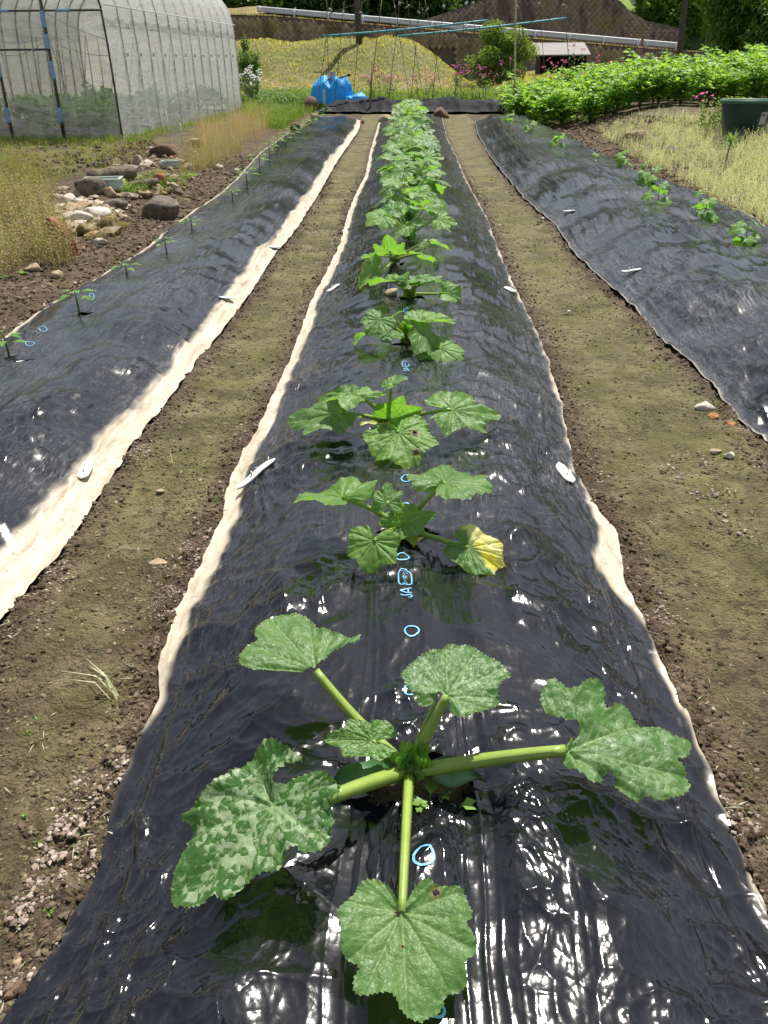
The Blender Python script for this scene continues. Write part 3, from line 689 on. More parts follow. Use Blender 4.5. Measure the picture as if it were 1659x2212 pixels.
    z = fold*(np.sqrt(x*x+.004)-.06)-droop*(rad**2-rad*.9)-.010*np.exp(-(dm/.02)**2)+.018*(1-np.exp(-(dm/.10)**2))+wave*S**2*np.sin(TH*5+seed)+wave*.9*S**3*gn(TH*4+seed, S*1.5, seed+5)+wave*.6*S**4*gn(TH*11+seed, S*2, seed+6)+.012*gn(x*6, y*6, seed+7)+.005*gn(x*17, y*17, seed+8)
    V = np.stack([x, y, z], 1); c = V[F].mean(1); burn = np.zeros(len(x)); keep = np.ones(len(F), bool)
    for (hx, hy, hr) in holes:
        an = np.arctan2(c[:, 1]-hy, c[:, 0]-hx); keep &= np.hypot(c[:, 0]-hx, c[:, 1]-hy) > hr*(1+.5*gn(np.cos(an)*2+hx*9, np.sin(an)*2, seed)); burn = np.maximum(burn, np.exp(-((np.hypot(x-hx, y-hy)-hr)/(.4*hr+.008))**2))
    F = F[keep]; nrmz = np.cross(V[F[0, 1]]-V[F[0, 0]], V[F[0, 2]]-V[F[0, 0]])[2]; F = F if nrmz > 0 else F[:, ::-1]
    me = mesh_np('zucchini_leaf', V, F, {'vein': vein, 'veinw': veinw, 'young': 0*x, 'yellow': 0*x, 'edge': sst(.93, 1, 1-dB/.12), 'mottle': 0*x+mottle, 'burn': burn*.9}, True, np.stack([x*.5+.5+seed, y*.5+.5], 1)); me.materials.append(M_ZL)
    return put_leaf(me, P1, J, T, up_=up_, label=label)
# upper left
J = bp(682, 1449, .17); T = bp(590, 1345, .19)
near_leaf(J, T, (.1, -.1, 1), [(640, 1452), (580, 1446), (540, 1450), (512, 1428), (530, 1400), (560, 1388), (548, 1375), (560, 1350), (600, 1328), (640, 1322), (672, 1340), (685, 1362), (720, 1372), (750, 1385), (782, 1376), (772, 1392), (740, 1398), (712, 1415), (698, 1432)], 3, 'upper left plain green leaf', mottle=.06, fold=.05, droop=.05, wave=.04)
petiole(P1, c0+[-.008, .01, 0], J, .0135, .0085, .03)
# upper centre
J = bp(966, 1503, .20); T = bp(1040, 1400, .225)
near_leaf(J, T, (.05, -.35, 1), [z2(p) for p in [(262, 357), (240, 350), (225, 400), (195, 418), (155, 395), (125, 355), (100, 310), (80, 285), (130, 235), (165, 200), (215, 180), (262, 188), (272, 165), (320, 150), (390, 150), (440, 175), (480, 215), (515, 240), (562, 292), (522, 306), (492, 345), (514, 400), (480, 420), (430, 440), (378, 468), (330, 465), (292, 430), (300, 400)]], 5, 'leaf with toothed edge behind the crown', mottle=.62, teeth=.035, fold=.0, droop=.1, wave=.04)
petiole(P1, c0+[.006, .015, 0], J, .013, .0085, -.01)
petiole(P1, c0+[-.0, .02, 0], bp(940, 1515, .17), .007, .004, -.01)
# right
J = bp(*z2((792, 604)), .15); T = bp(*z2((1318, 700)), .10)
near_leaf(J, T, (0, -.25, 1), [z2(p) for p in [(788, 578), (845, 553), (830, 500), (760, 460), (700, 435), (682, 380), (705, 310), (745, 312), (790, 350), (830, 360), (865, 328), (920, 335), (945, 370), (945, 410), (968, 442), (1010, 408), (1062, 430), (1105, 500), (1180, 505), (1240, 530), (1330, 560), (1330, 590), (1310, 640), (1250, 645), (1290, 680), (1312, 710), (1325, 770), (1290, 800), (1240, 815), (1190, 828), (1130, 800), (1100, 825), (1050, 800), (1020, 770), (1000, 712), (970, 688), (950, 740), (900, 750), (850, 720), (820, 700), (800, 680), (785, 640)]], 8, 'deeply lobed leaf reaching right', mottle=.38, fold=.04, droop=.12, wave=.045)
petiole(P1, c0+[.015, -.004, .0], J, .0155, .0105, -.012)
# front
J = bp(868, 1972, .075); T = bp(890, 2212, .035)
near_leaf(J, T, (0, .1, 1), [(868, 1966), (880, 1945), (900, 1915), (925, 1903), (940, 1920), (965, 1922), (995, 1920), (1010, 1950), (1022, 1985), (1003, 2000), (1022, 2030), (1027, 2070), (1000, 2085), (1012, 2130), (985, 2150), (965, 2145), (950, 2190), (925, 2200), (905, 2214), (870, 2190), (850, 2150), (820, 2150), (790, 2155), (765, 2150), (762, 2120), (780, 2090), (745, 2075), (732, 2040), (740, 2010), (725, 1985), (740, 1960), (765, 1940), (780, 1905), (820, 1905), (845, 1925), (860, 1955)], 13, 'plain front leaf with gnawed holes', mottle=.04, fold=.10, droop=.10, wave=.035, holes=((.05, .0, .022), (-.36, -.15, .035), (.02, .33, .012)))
petiole(P1, c0+[-.002, -.014, .0], J, .0105, .0075, -.035)
# left, heavily mottled
J = bp(592, 1738, .155); T = bp(*z1((760, 1290)), .05)
near_leaf(J, T, (-.1, -.3, 1), [z1(p) for p in [(1190, 765), (1240, 690), (1332, 650), (1270, 620), (1195, 575), (1120, 620), (1075, 680), (1000, 740), (900, 820), (850, 870), (790, 920), (845, 940), (820, 990), (805, 1060), (765, 1150), (750, 1297), (860, 1307), (920, 1285), (950, 1245), (990, 1282), (1060, 1220), (1150, 1140), (1210, 1150), (1260, 1110), (1275, 1060), (1320, 1050), (1340, 1080), (1420, 1070), (1450, 1000), (1460, 940), (1450, 860), (1502, 800), (1470, 760), (1430, 720), (1360, 715), (1290, 722), (1235, 765)]], 21, 'large drooping leaf with white patches', mottle=1.0, fold=.10, droop=.15, wave=.05)
petiole(P1, c0+[-.015, -.006, -.002], bp(722, 1720, .125), .015, .0125, -.008)
petiole(P1, bp(722, 1720, .125), J-np.array([0, 0, .012]), .0125, .009, .0)
# small one and cotyledons
J = bp(806, 1600, .10); T = bp(700, 1590, .10)
big(J, T, 31, lobes=1.0, mottle=.8, teeth=.04, fold=.2, wid=.55, up_=(0, -.3, 1), label='small toothed leaf on a thin stalk'); petiole(P1, c0+[-.012, .004, 0], J, .006, .004, .0)
def oval_leaf(par, J, T, wid, mat, name='seed_leaf', nv=12, nu=8, label=None, wav=.05):
    J_, x, y, n, L = frame_leaf(J, T); u = np.linspace(0, 1, nv); v = np.linspace(-1, 1, nu); U, Vv = np.meshgrid(u, v)
    wv = np.sin(np.pi*np.clip(U, 0, 1)**.8)**.6*wid*.5
    P = J_[None, None]+(U*L)[..., None]*y+(Vv*wv*L)[..., None]*x+((-.1*U**2+.18*Vv**2*wid+wav*np.sin(U*9)*Vv)*L)[..., None]*n
    return part(name, P.reshape(-1, 3), grid_faces(nv, nu), mat, par, label=label)
M_COT = simple('seed_leaf', (.065, .16, .055), (.04, .11, .035), .4, 30, .3, .003)
M_COTY = simple('yellowed_seed_leaf', (.42, .40, .09), (.22, .27, .06), .45, 30, .3, .003)
oval_leaf(P1, c0+[-.02, .0, -.01], bp(722, 1680, .035), .55, M_COT)
oval_leaf(P1, c0+[.02, .0, -.01], bp(1042, 1676, .025), .60, M_COT)
for k, (dx, dy, hz) in enumerate([(-.003, .012, .075), (.012, .016, .07), (-.012, .022, .06), (.026, .018, .062)]):
    put_leaf(YM[k % 2], P1, c0+[dx*.4, dy*.4, .018], c0+[dx*1.5, dy*1.2, hz], up_=(0, -1, .4), wid=.8, name='young_leaf')
crown(P1, c0)
# --- the next plants: (junction px, dz), (tip px, dz), options
LIB = [leaf_mesh('zucchini_leaf', 100+i, 16, 150, lobes=[.7, 1.1, .8, 1.3, .9, .7, 1.0, .8][i], mottle=[.05, .3, .15, .6, .05, .3, .1, .4][i], fold=[.1, .2, .05, .1, .25, .0, .15, .1][i], droop=[.15, .1, .25, .2, .1, .3, .2, .15][i], wave=.05, teeth=.03) for i in range(8)]
LOW = [leaf_mesh('zucchini_leaf', 200+i, 7, 64, lobes=[.9, 1.2, .8, 1.0, 1.3, .8][i], mottle=[.3, .8, .2, .6, .4, .2][i], fold=[.1, .25, .05, .1, .2, .0][i], droop=[.15, .1, .3, .2, .1, .25][i], wave=.06, teeth=.05, hi=False) for i in range(6)]
YEL = leaf_mesh('zucchini_leaf', 300, 30, 260, lobes=.5, mottle=.0, fold=.25, droop=.2, wave=.05, yellow=(-.8, .45, .10), narrow=.72)
HOLED = leaf_mesh('zucchini_leaf', 301, 40, 260, lobes=.5, mottle=.05, fold=.05, droop=.2, wave=.05, holes=((-.35, .12, .07), (-.22, .62, .07), (.2, -.35, .06)))
DROOP = leaf_mesh('zucchini_leaf', 302, 20, 150, lobes=.7, mottle=.1, fold=.5, droop=.35, wave=.06)
PL = [
 ('second zucchini plant from the camera, one leaf at its right half yellow and browned', 1,
  [((738, 1074), .19, (668, 1058), .15, LIB[4], .9, {}), ((836, 1086), .17, (836, 1040), .22, LIB[3], .95, {'up_': (0, -.25, 1)}), ((961, 1042), .21, (1043, 1012), .19, LIB[0], .85, {}),
   ((808, 1169), .115, (793, 1238), .05, LIB[0], 1.08, {'up_': (0, -.5, 1)}), ((1011, 1183), .06, (1098, 1232), .03, YEL, 1.0, {'up_': (0, -.5, 1)}), ((862, 1135), .09, (940, 1108), .13, LIB[1], .6, {'up_': (-.2, -.9, .7)})]),
 ('third zucchini plant from the camera, its front leaf eaten into holes', 1,
  [((733, 892), .12, (622, 908), .07, LIB[1], .85, {'up_': (0, -.3, 1)}), ((773, 853), .20, (712, 838), .18, LIB[3], .8, {}), ((844, 831), .24, (880, 812), .27, LIB[4], .9, {}),
   ((975, 885), .14, (1082, 886), .12, LIB[3], .8, {'up_': (0, -.35, 1)}), ((860, 934), .09, (890, 1002), .03, HOLED, 1.05, {'up_': (0, -.5, 1)}), ((845, 905), .08, (912, 884), .12, YM[0], .9, {'up_': (-.1, -.9, .5)})]),
 ('fourth zucchini plant from the camera, low with rounded front leaves', 1,
  [((820, 690), .18, (792, 720), .13, LIB[0], 1.1, {'up_': (0, -.6, 1)}), ((909, 716), .14, (962, 738), .07, LIB[2], 1.25, {'up_': (.1, -.6, 1)}), ((949, 752), .06, (1006, 782), .02, LIB[5], .95, {'up_': (.2, -.6, 1)}),
   ((800, 716), .08, (758, 732), .03, DROOP, .8, {}), ((910, 692), .17, (984, 689), .17, LIB[4], .7, {}), ((848, 683), .16, (866, 668), .2, LIB[6], .8, {}), ((845, 728), .09, (825, 712), .10, LIB[6], .8, {'up_': (0, -.6, 1)})]),
 ('fifth zucchini plant from the camera, beside a brown stone, right leaf drooping', 1,
  [((844, 606), .16, (800, 608), .12, LIB[4], .8, {}), ((868, 604), .17, (878, 592), .2, LIB[6], 1.1, {}), ((890, 614), .14, (878, 603), .15, LIB[6], 1.2, {'up_': (0, -.5, 1)}), ((914, 610), .15, (958, 603), .15, LIB[4], .7, {}),
   ((968, 635), .05, (1008, 652), .0, DROOP, 1.0, {'up_': (.2, -.6, 1)}), ((912, 600), .2, (956, 594), .2, LIB[7], .7, {})]),
 ('sixth zucchini plant from the camera, one upright backlit leaf on its left', 1,
  [((806, 588), .10, (764, 610), .02, DROOP, 1.1, {'up_': (0, -.6, 1)}), ((818, 592), .10, (826, 606), .05, LIB[0], 1.5, {'up_': (0, -.6, 1)}), ((842, 543), .22, (840, 520), .32, LIB[6], .8, {'up_': (0, -.9, .2)}), ((826, 552), .16, (782, 552), .14, LIB[4], .8, {}),
   ((910, 548), .17, (938, 558), .12, LIB[2], .9, {}), ((915, 525), .2, (925, 535), .17, LIB[3], 1.6, {'up_': (0, -.4, 1)}), ((944, 527), .18, (976, 538), .14, LIB[4], .8, {})]),
]
for i, (lab, q, lv) in enumerate(PL):
    b = bases[i+1]; P = thing('zucchini_plant', lab, 'plant', b, 'zucchini plants in the middle bed'); c = b+np.array([0, 0, .03])
    for (jp, jz, tp, tz, me, wd, kw) in lv:
        J = bp(*jp, jz); T = bp(*tp, tz); put_leaf(me, P, J, T, wid=wd*.92, label='half yellow leaf with a browned edge' if me is YEL else None, **kw)
        d = J-c; petiole(P, c+nrm(d)*.01, J, .0105, .0068, -.02 if J[2] > c[2]+.08 else .0, 10, 9)
    for k in range(3): put_leaf(YM[k % 2], P, c+[0, 0, .02], c+[random.uniform(-.03, .03), random.uniform(-.02, .03), .09], up_=(0, -1, .4), name='young_leaf')
    if i in (1, 0): oval_leaf(P, c+[(-.05 if i else .02), 0, .0], bp(*((774, 915) if i else (893, 1178)), .03), .45, M_COTY)
    crown(P, c, .9)
ordw = ['seventh', 'eighth', 'ninth', 'tenth', 'eleventh', 'twelfth', 'thirteenth', 'fourteenth', 'fifteenth', 'sixteenth', 'seventeenth', 'eighteenth', 'nineteenth', 'twentieth', 'twenty-first', 'twenty-second', 'twenty-third', 'twenty-fourth', 'twenty-fifth', 'twenty-sixth']
for k in range(6, 26):
    b = bases[k]; far = k > 10
    lab = '%s zucchini plant from the camera along the middle bed' % ordw[k-6]
    if k == 25: lab = 'last zucchini plant at the far end of the middle bed'
    P = thing('zucchini_plant', lab, 'plant', b, 'zucchini plants in the middle bed'); c = b+np.array([0, 0, .03])
    n = random.choice((8, 9)) if k < 12 else 9; a0 = random.uniform(0, 6.28); big_ = 1.18 if k > 7 else 1.05
    for j in range(n):
        a = a0+j*2*math.pi/n*1.0+random.uniform(-.25, .25); up__ = j % 3 == 0
        L = random.uniform(.17, .28)*big_*(1 if not up__ else .75); h = random.uniform(.10, .22) if not up__ else random.uniform(.2, .33)
        J = c+np.array([math.cos(a)*L, math.sin(a)*L*.9, h]); s = random.uniform(.13, .20)*big_
        dirv = nrm([math.cos(a), math.sin(a), random.uniform(-.5, .25)]); T = J+dirv*s
        put_leaf((LOW if far else LIB)[random.randrange(6)], P, J, T, up_=(random.uniform(-.3, .3), -random.uniform(-.1, .45), 1), wid=random.uniform(.85, 1.1), tilt=random.uniform(-.3, .3))
        petiole(P, c, J, .0095, .006, -.02, 6 if far else 10, 5 if far else 8)
    for j in range(2): put_leaf(YM[j], P, c+[0, 0, .02], c+[random.uniform(-.03, .03), 0, .12], up_=(0, -1, .4), name='young_leaf')
    crown(P, c, .9)
# --- printed marks on the film
M_BLUE = simple('blue_print', (.16, .46, .72), (.13, .40, .66), .45, 30, .05, .001)
def ribbon(pts, wd, closed=False, b=bedM, lift=.0022, dense=.004):
    P = np.array([at(x, y, ZB)[:2] for x, y in pts]); 
    if closed: P = np.concatenate([P, P[:1]])
    L = np.concatenate([[0], np.cumsum(np.hypot(*np.diff(P, axis=0).T))]); n = max(3, int(L[-1]/dense)); t = np.linspace(0, L[-1], n)
    if closed or len(P) > 3:
        Q = np.stack([np.interp(t, L, P[:, 0]), np.interp(t, L, P[:, 1])], 1)
    else: Q = np.stack([np.interp(t, L, P[:, 0]), np.interp(t, L, P[:, 1])], 1)
    T = np.gradient(Q, axis=0)
    if closed: T[0] = T[-1] = Q[1]-Q[-2]
    T = nrm(T); N = np.stack([-T[:, 1], T[:, 0]], 1)
    W = np.broadcast_to(np.asarray(wd, float), (n,))[:, None]
    V = []
    for s_ in (-1, -.33, .33, 1): 
        q = Q+N*W*.5*s_; V.append(np.stack([q[:, 0], q[:, 1], film_z(b, q[:, 0], q[:, 1])+lift], 1))
    V = np.stack(V, 1).reshape(-1, 3); return V, grid_faces(4, n)
def ring(cx_, cy_, rx, ry, wpx, rot=0, b=bedM, lift=.0022, label='printed blue ring on the black film'):
    a = np.linspace(0, 2*np.pi, 40, endpoint=False); c_, s_ = math.cos(rot), math.sin(rot)
    k = 1+.06*np.sin(a*2+cx_)+.05*np.sin(3*a+cy_)
    pts = [(cx_+(math.cos(t)*rx*c_-math.sin(t)*ry*s_)*kk, cy_+(math.cos(t)*rx*s_+math.sin(t)*ry*c_)*kk) for t, kk in zip(a, k)]
    V, F = ribbon(pts, wpx, True, b, lift, .0035); return V, F
def mark(V, F, label, b=bedM):
    o = link('printed_mark', mesh_np('printed_mark', V, F), M_BLUE); o.parent = b.film
    o['label'] = label
def S(zx, zy): return ((1480+zx*.14466)*.5486, (2180+zy*.14466)*.5486)
for cx_, cy_, rx, ry, wd, rot, lab in [(915, 1867, 22, 20, .0050, .3, 'round blue ring by the nearest plant'), (945, 2192, 15, 13, .0050, 0, 'blue ring at the near edge'), (888, 1503, 14, 12, .005, 0, 'blue ring half under a leaf'), (889, 1379, 15, 10.5, .0046, .2, 'clean oval blue ring'), (869, 1219, 14, 6.5, .0050, -.2, 'flattened blue ring above the emblem'), (878, 1101, 11, 6.5, .0050, .1, 'blue ring inside the second plant'), (877, 1037, 10, 6.0, .0050, .4, 'wrinkled blue ring behind the second plant')]:
    V, F = ring(cx_, cy_, rx, ry, wd, rot); mark(V, F, lab)
def logo(Sf, wk=1.0, lift=.0022, full=True):
    out = []
    fr = [(680, 615), (740, 600), (790, 620), (860, 660), (930, 680), (965, 730), (975, 850), (975, 980), (900, 1020), (800, 1005), (690, 1025), (640, 990), (617, 920), (615, 800), (615, 690)]
    out.append(ribbon([Sf(*p) for p in fr], .0038*wk, True, lift=lift))
    st = [[(700, 650), (780, 670), (865, 715)], [(715, 710), (800, 730)], [(690, 740), (730, 750)], [(705, 790), (730, 795)], [(745, 770), (765, 845)], [(780, 800), (840, 765)], [(785, 815), (870, 790)], [(790, 830), (855, 825)], [(790, 860), (795, 925)], [(725, 965), (790, 945), (840, 950), (875, 985)]] if full else [[(700, 700), (860, 730)], [(780, 760), (795, 925)], [(725, 965), (870, 965)]]
    for q in st: out.append(ribbon([Sf(*p) for p in q], .0018*wk if full else .003, False, lift=lift, dense=.002))
    for q in ([(665, 1160), (820, 1215), (980, 1245)], [(665, 1160), (840, 1128), (970, 1112)], [(875, 1130), (885, 1215)], [(665, 1265), (800, 1295), (930, 1280), (985, 1330), (950, 1365), (885, 1355)]):
        out.append(ribbon([Sf(*p) for p in q], .0040*wk, False, lift=lift, dense=.003))
    V = []; F = []; n = 0
    for v, f in out: V.append(v); F.append(f+n); n += len(v)
    return np.concatenate(V), np.concatenate(F)
V, F = logo(S); mark(V, F, 'blue rounded plant emblem with the letters JA beside it')
def S2(zx, zy): x, y = S(zx, zy); return (876+(x-875)*.50, 797+(y-1272)*.36)
V, F = logo(S2, 1.0, .004, False); mark(V, F, 'farther blue JA emblem near the fourth plant')
def S3(zx, zy): x, y = S(zx, zy); return (877+(x-875)*.34, 677+(y-1272)*.2)
V, F = logo(S3, 1.0, .006, False); mark(V, F, 'small blue emblem behind the fourth plant')
for cx_, cy_, rx, ry in [(94, 722, 12, 6), (66, 750, 11, 5), (200, 650, 6, 7), (148, 742, 6, 2)][:3]:
    V, F = ring(cx_, cy_, rx*.85, ry*.85, .0035, 0, bedL, .004); mark(V, F, 'small blue ring on the left bed film', bedL.film)if False else None
    o = link('printed_mark', mesh_np('printed_mark', V, F), M_BLUE); o.parent = bedL.film; o['label'] = 'small blue ring near a pepper seedling'
# --- weeds sprouting in the first hole
M_SPR = leafmat('sprout_leaf', [(.12, .26, .03), (.22, .38, .06)], .3, .45)
for px, py, n, sz, lab in [(905, 1748, 5, .016, 'tiny round-leaved sprouts left in the nearest planting hole'), (962, 1725, 4, .013, 'tiny pale sprouts behind the grooved weed leaf'), (990, 1745, 2, .030, 'heart-shaped weed seedling at the right of the nearest planting hole'), (928, 1735, 2, .042, 'folded light green weed leaf in the nearest planting hole')]:
    c = at(px, py, ZB); t = thing('weed_seedling', lab, 'weed', c)
    a = np.random.rand(n)*6.28; C = c+np.stack([np.cos(a)*sz*.3, np.sin(a)*sz*.3, np.full(n, .012)], 1)
    V, F, A = leafcards(C, np.stack([np.cos(a), np.sin(a), .2+0*a], 1), np.tile([0, 0, 1.0], (n, 1)), sz, sz*.75); part('leaf', V, F, M_SPR, t, True, {'rnd': A})
    mb = MB()
    for q in C: mb.tube([c-[0, 0, .01], q], .0012, 5)
    mbpart(mb, 'stem', M_SPR, t)
# --- pegs holding the film
M_WHITE = simple('white_plastic', (.70, .70, .67), (.55, .54, .50), .45, 20, .1, .002)
clab = ['long white blade peg on the pale left edge of the middle film', 'white plastic film peg on the right edge of the middle bed', 'narrow grey peg on the left flank near the sixth zucchini', 'small peg on the right edge near the fifth zucchini', 'white peg gathering the film of the left bed, nearest', 'square cream peg on the left bed, second from the camera', 'small cream peg on the left bed, farthest', 'curved white peg on the right bed, nearest', 'small white peg on the right bed by the furrow']
PEG = {(555, 1034): (.24, .028), (1222, 1014): (.17, .045), (720, 630): (.15, .03), (1102, 622): (.12, .05), (184, 1018): (.16, .05), (490, 648): (.12, .075), (594, 532): (.12, .08), (1362, 599): (.15, .055), (1228, 466): (.13, .06)}
ang = {(555, 1034): 1.05, (1222, 1014): 1.75, (720, 630): 1.0, (1102, 622): 2.2, (184, 1018): 1.72, (490, 648): .9, (594, 532): .9, (1362, 599): -.35, (1228, 466): 2.6}
for (bn, x, y, k), lab in zip(clippx, clab):
    b = {'M': bedM, 'L': bedL, 'R': bedR}[bn]; P = at(x, y, .05)
    sc, wd = PEG[(x, y)]
    t = thing('film_peg', lab, 'peg', (P[0], P[1], float(film_z(b, P[0], P[1]))), 'white plastic pegs pinning the film')
    n = 11; u = np.linspace(-1, 1, n); v = np.linspace(-1, 1, 7); U, Vv = np.meshgrid(u, v)
    wv = wd/2*np.sqrt(np.clip(1-np.abs(U)**5, 0, 1)); 
    lx = U*sc/2; ly = Vv*wv; a = ang[(x, y)]; ca, sa = math.cos(a), math.sin(a)
    X = P[0]+lx*ca-ly*sa; Y = P[1]+lx*sa+ly*ca
    base = float(np.max(film_z(b, X, Y))); lz = film_z(b, P[0]+lx*ca, P[1]+lx*sa)*.5+.5*base+.006+.004*(1-Vv**2)-.004*np.exp(-(Vv/.12)**2)*(k == 'peg')
    Vt = np.stack([X.ravel(), Y.ravel(), lz.ravel()], 1); Vb = Vt-[0, 0, .006]
    F = grid_faces(n, 7); m_ = len(Vt); i = np.arange(m_).reshape(7, n); bd = np.concatenate([i[0], i[1:, -1], i[-1, -2::-1], i[-2:0:-1, 0]]); nb = np.roll(bd, -1)
    Fs = np.stack([bd, bd+m_, nb+m_, nb], 1)
    part('plate', np.concatenate([Vt, Vb]), np.concatenate([F, F[:, ::-1]+m_, Fs]), M_WHITE, t)
    mb = MB(); q0 = np.array([P[0]-ca*sc*.12, P[1]-sa*sc*.12, base]); mb.tube([q0+[0, 0, .010], q0-[0, 0, .05]], [.004, .002], 6)
    aa = np.linspace(-1.4, 1.4, 9); mb.tube([[P[0]+ca*(.010*math.cos(t_)) - sa*.010*math.sin(t_), P[1]+sa*.010*math.cos(t_)+ca*.010*math.sin(t_), base+.010] for t_ in aa], .0012, 5)
    mbpart(mb, 'pin', M_WHITE, t)
# --- seedlings on the side beds
M_PEP = leafmat('pepper_leaf', [(.10, .23, .04), (.20, .38, .075)], .35, .35, .5)
M_PST = simple('seedling_stem', (.08, .15, .035), (.045, .09, .02), .5, 40)
posw = ['at the frame edge', 'beside the mossy hole', '', '', '', '', '', '', '', '', '', '', '', '', '', '', '']
for i, ((px, py, hp), c) in enumerate(zip(peppx, peps)):
    zc = math.hypot(c[1], 0)*math.cos(TH)+(CAMZ-c[2])*math.sin(TH); h = hp*zc/FPX*1.12
    h = min(h, .34); wn = ordw_all[i] if False else ['first', 'second', 'third', 'fourth', 'fifth', 'sixth', 'seventh', 'eighth', 'ninth', 'tenth', 'eleventh', 'twelfth', 'thirteenth', 'fourteenth', 'fifteenth', 'sixteenth', 'last'][i]
    t = thing('pepper_seedling', '%s pepper seedling from the camera on the left bed' % wn, 'seedling', c-[0, 0, .015], 'pepper seedlings on the left bed')
    mb = MB(); top = c+[random.uniform(-.012, .012), 0, h*.78]; mb.tube(bez(c-[0, 0, .02], c+[.004, 0, h*.4], top, 5), [.0075, .0065, .0058, .005, .003], 7); n = 8
    mbpart(mb, 'stem', M_PST, t); a0 = random.uniform(0, 6)
    for j in range(n):
        a = a0+j*2.4; f = .55+.45*(j/(n-1)); p0 = c+(top-c)*f; d = np.array([math.cos(a), math.sin(a)*.9, .28]); L = (.115 if j < n-2 else .08)*min(1.3, max(.85, h/.2))
        J = p0+d*L*.35
        V, F, A = leafcards([J], [d+[0, 0, -.25]], [[0, 0, 1]], L*.9, L*.46, .35, [random.random()]); part('leaf', V, F, M_PEP, t, True, {'rnd': A})
OKM = [leaf_mesh('seedling_leaf', 400+i, 8, 80, 1.15, .05, .15, .35, .06, mottle=.0, young=.45, hi=False) for i in range(3)]
for i, ((px, py, hp), c) in enumerate(zip(okrpx, okrs)):
    zc = c[1]*math.cos(TH)+(CAMZ-c[2])*math.sin(TH); h = min(.38, hp*zc/FPX*1.15)
    wn = ['yellowing seedling nearest the camera', 'tall lobed-leaf seedling', 'broad-leaved seedling', 'upright seedling', 'spindly seedling', 'single-leaf seedling', 'three-leaved seedling', 'bushy seedling', 'last seedling'][i]
    t = thing('cucumber_seedling', '%s on the right bed, %s from the camera' % (wn, ['first', 'second', 'third', 'fourth', 'fifth', 'sixth', 'seventh', 'eighth', 'ninth'][i]), 'seedling', c-[0, 0, .015], 'seedlings on the right bed')
    mb = MB(); top = c+[random.uniform(-.02, .02), 0, h*.85]; mb.tube(bez(c-[0, 0, .02], c+[.006, 0, h*.4], top, 6), np.linspace(.005, .0028, 6), 7)
    n = 2 if i == 5 else random.choice((5, 6))
    for j in range(n):
        a = random.uniform(0, 6)+j*2.4; f = .25+.75*j/max(1, n-1); p0 = c+(top-c)*f; d = np.array([math.cos(a), math.sin(a)*.8, .15]); r_ = random.uniform(.05, .09)
        J = p0+d*r_; mb.tube([p0, p0+d*r_*.5+[0, 0, .008], J], .0022, 5)
        s = random.uniform(.075, .11)*(1 if j < n-1 else .6); put_leaf(OKM[j % 3], t, J, J+nrm(d+[0, 0, -.5])*s, up_=(0, -.5, 1), wid=1.05)
    mbpart(mb, 'stem', M_PST, t)
# ------------------------------------------------------------------ clods, pebbles and stones
def ico():
    t = (1+5**.5)/2; v = np.array([[-1, t, 0], [1, t, 0], [-1, -t, 0], [1, -t, 0], [0, -1, t], [0, 1, t], [0, -1, -t], [0, 1, -t], [t, 0, -1], [t, 0, 1], [-t, 0, -1], [-t, 0, 1]], float)
    f = np.array([[0, 11, 5], [0, 5, 1], [0, 1, 7], [0, 7, 10], [0, 10, 11], [1, 5, 9], [5, 11, 4], [11, 10, 2], [10, 7, 6], [7, 1, 8], [3, 9, 4], [3, 4, 2], [3, 2, 6], [3, 6, 8], [3, 8, 9], [4, 9, 5], [2, 4, 11], [6, 2, 10], [8, 6, 7], [9, 8, 1]])
    return nrm(v), f
ICV, ICF = ico()
def scatter_lumps(P, r, squash=.65, rnd=None):
    n = len(P); k = len(ICV)
    V = ICV[None]*(1+.85*(np.random.rand(n, k, 1)-.5))*r[:, None, None]; V = V*(1+.3*(np.random.rand(n, 1, 3)-.5)); V[..., 2] *= squash
    V = V+P[:, None]; F = ICF[None]+(np.arange(n)*k)[:, None, None]
    return V.reshape(-1, 3), F.reshape(-1, 3), np.repeat(np.random.rand(n) if rnd is None else rnd, k)
def mat_rnd(name, cols, rough=.9, sc=60, bs=.5, bd=.003):
    m = NM(name); a = m.attr('rnd'); co = m.coord()
    base = m.ramp(a, [(i/(len(cols)-1), c) for i, c in enumerate(cols)]); n = m.noise(co, sc, 4)
    base = m.mix(1.0, base, m.ramp(n, [(.3, .65), (.7, 1.15)]), 'MULTIPLY'); m.set(base, rough, m.bump(n, bs, bd), .25); return m.m
M_CLOD = mat_rnd('soil_clods', [(.045, .029, .018), (.085, .055, .035), (.13, .09, .058), (.19, .14, .10)])
M_PALE = mat_rnd('pale_crumbs', [(.26, .20, .16), (.38, .31, .25), (.48, .41, .34)])
M_PEB = mat_rnd('pebbles', [(.16, .12, .09), (.34, .28, .21), (.24, .12, .06), (.44, .40, .34)])
def furrow_samples(n, ymin, ymax, mode):
    Y = ymin*(ymax/ymin)**np.random.rand(n); which = np.random.rand(n)
    out = []
    if mode == 'edge':
        off = np.abs(np.random.normal(0, .075, n)); c = np.random.randint(0, 4, n)
        X = np.choose(c, [bedM.L(Y)-off, bedM.R(Y)+off, bedL.R(Y)+off, bedR.L(Y)-off])
    elif mode == 'left': X = bedL.L(Y)-np.abs(np.random.rand(n))*.75
    elif mode == 'right': X = bedR.R(Y)+np.abs(np.random.rand(n))**1.3*1.1
    else:
        c = np.random.rand(n) < .5; t = np.random.rand(n)
        X = np.where(c, bedL.R(Y)+t*(bedM.L(Y)-bedL.R(Y)), bedM.R(Y)+t*(bedR.L(Y)-bedM.R(Y)))
    return X, Y
def on_soil(X, Y): 
    ok = ~(bedM.inside(X, Y) | bedL.inside(X, Y) | bedR.inside(X, Y)); return ok
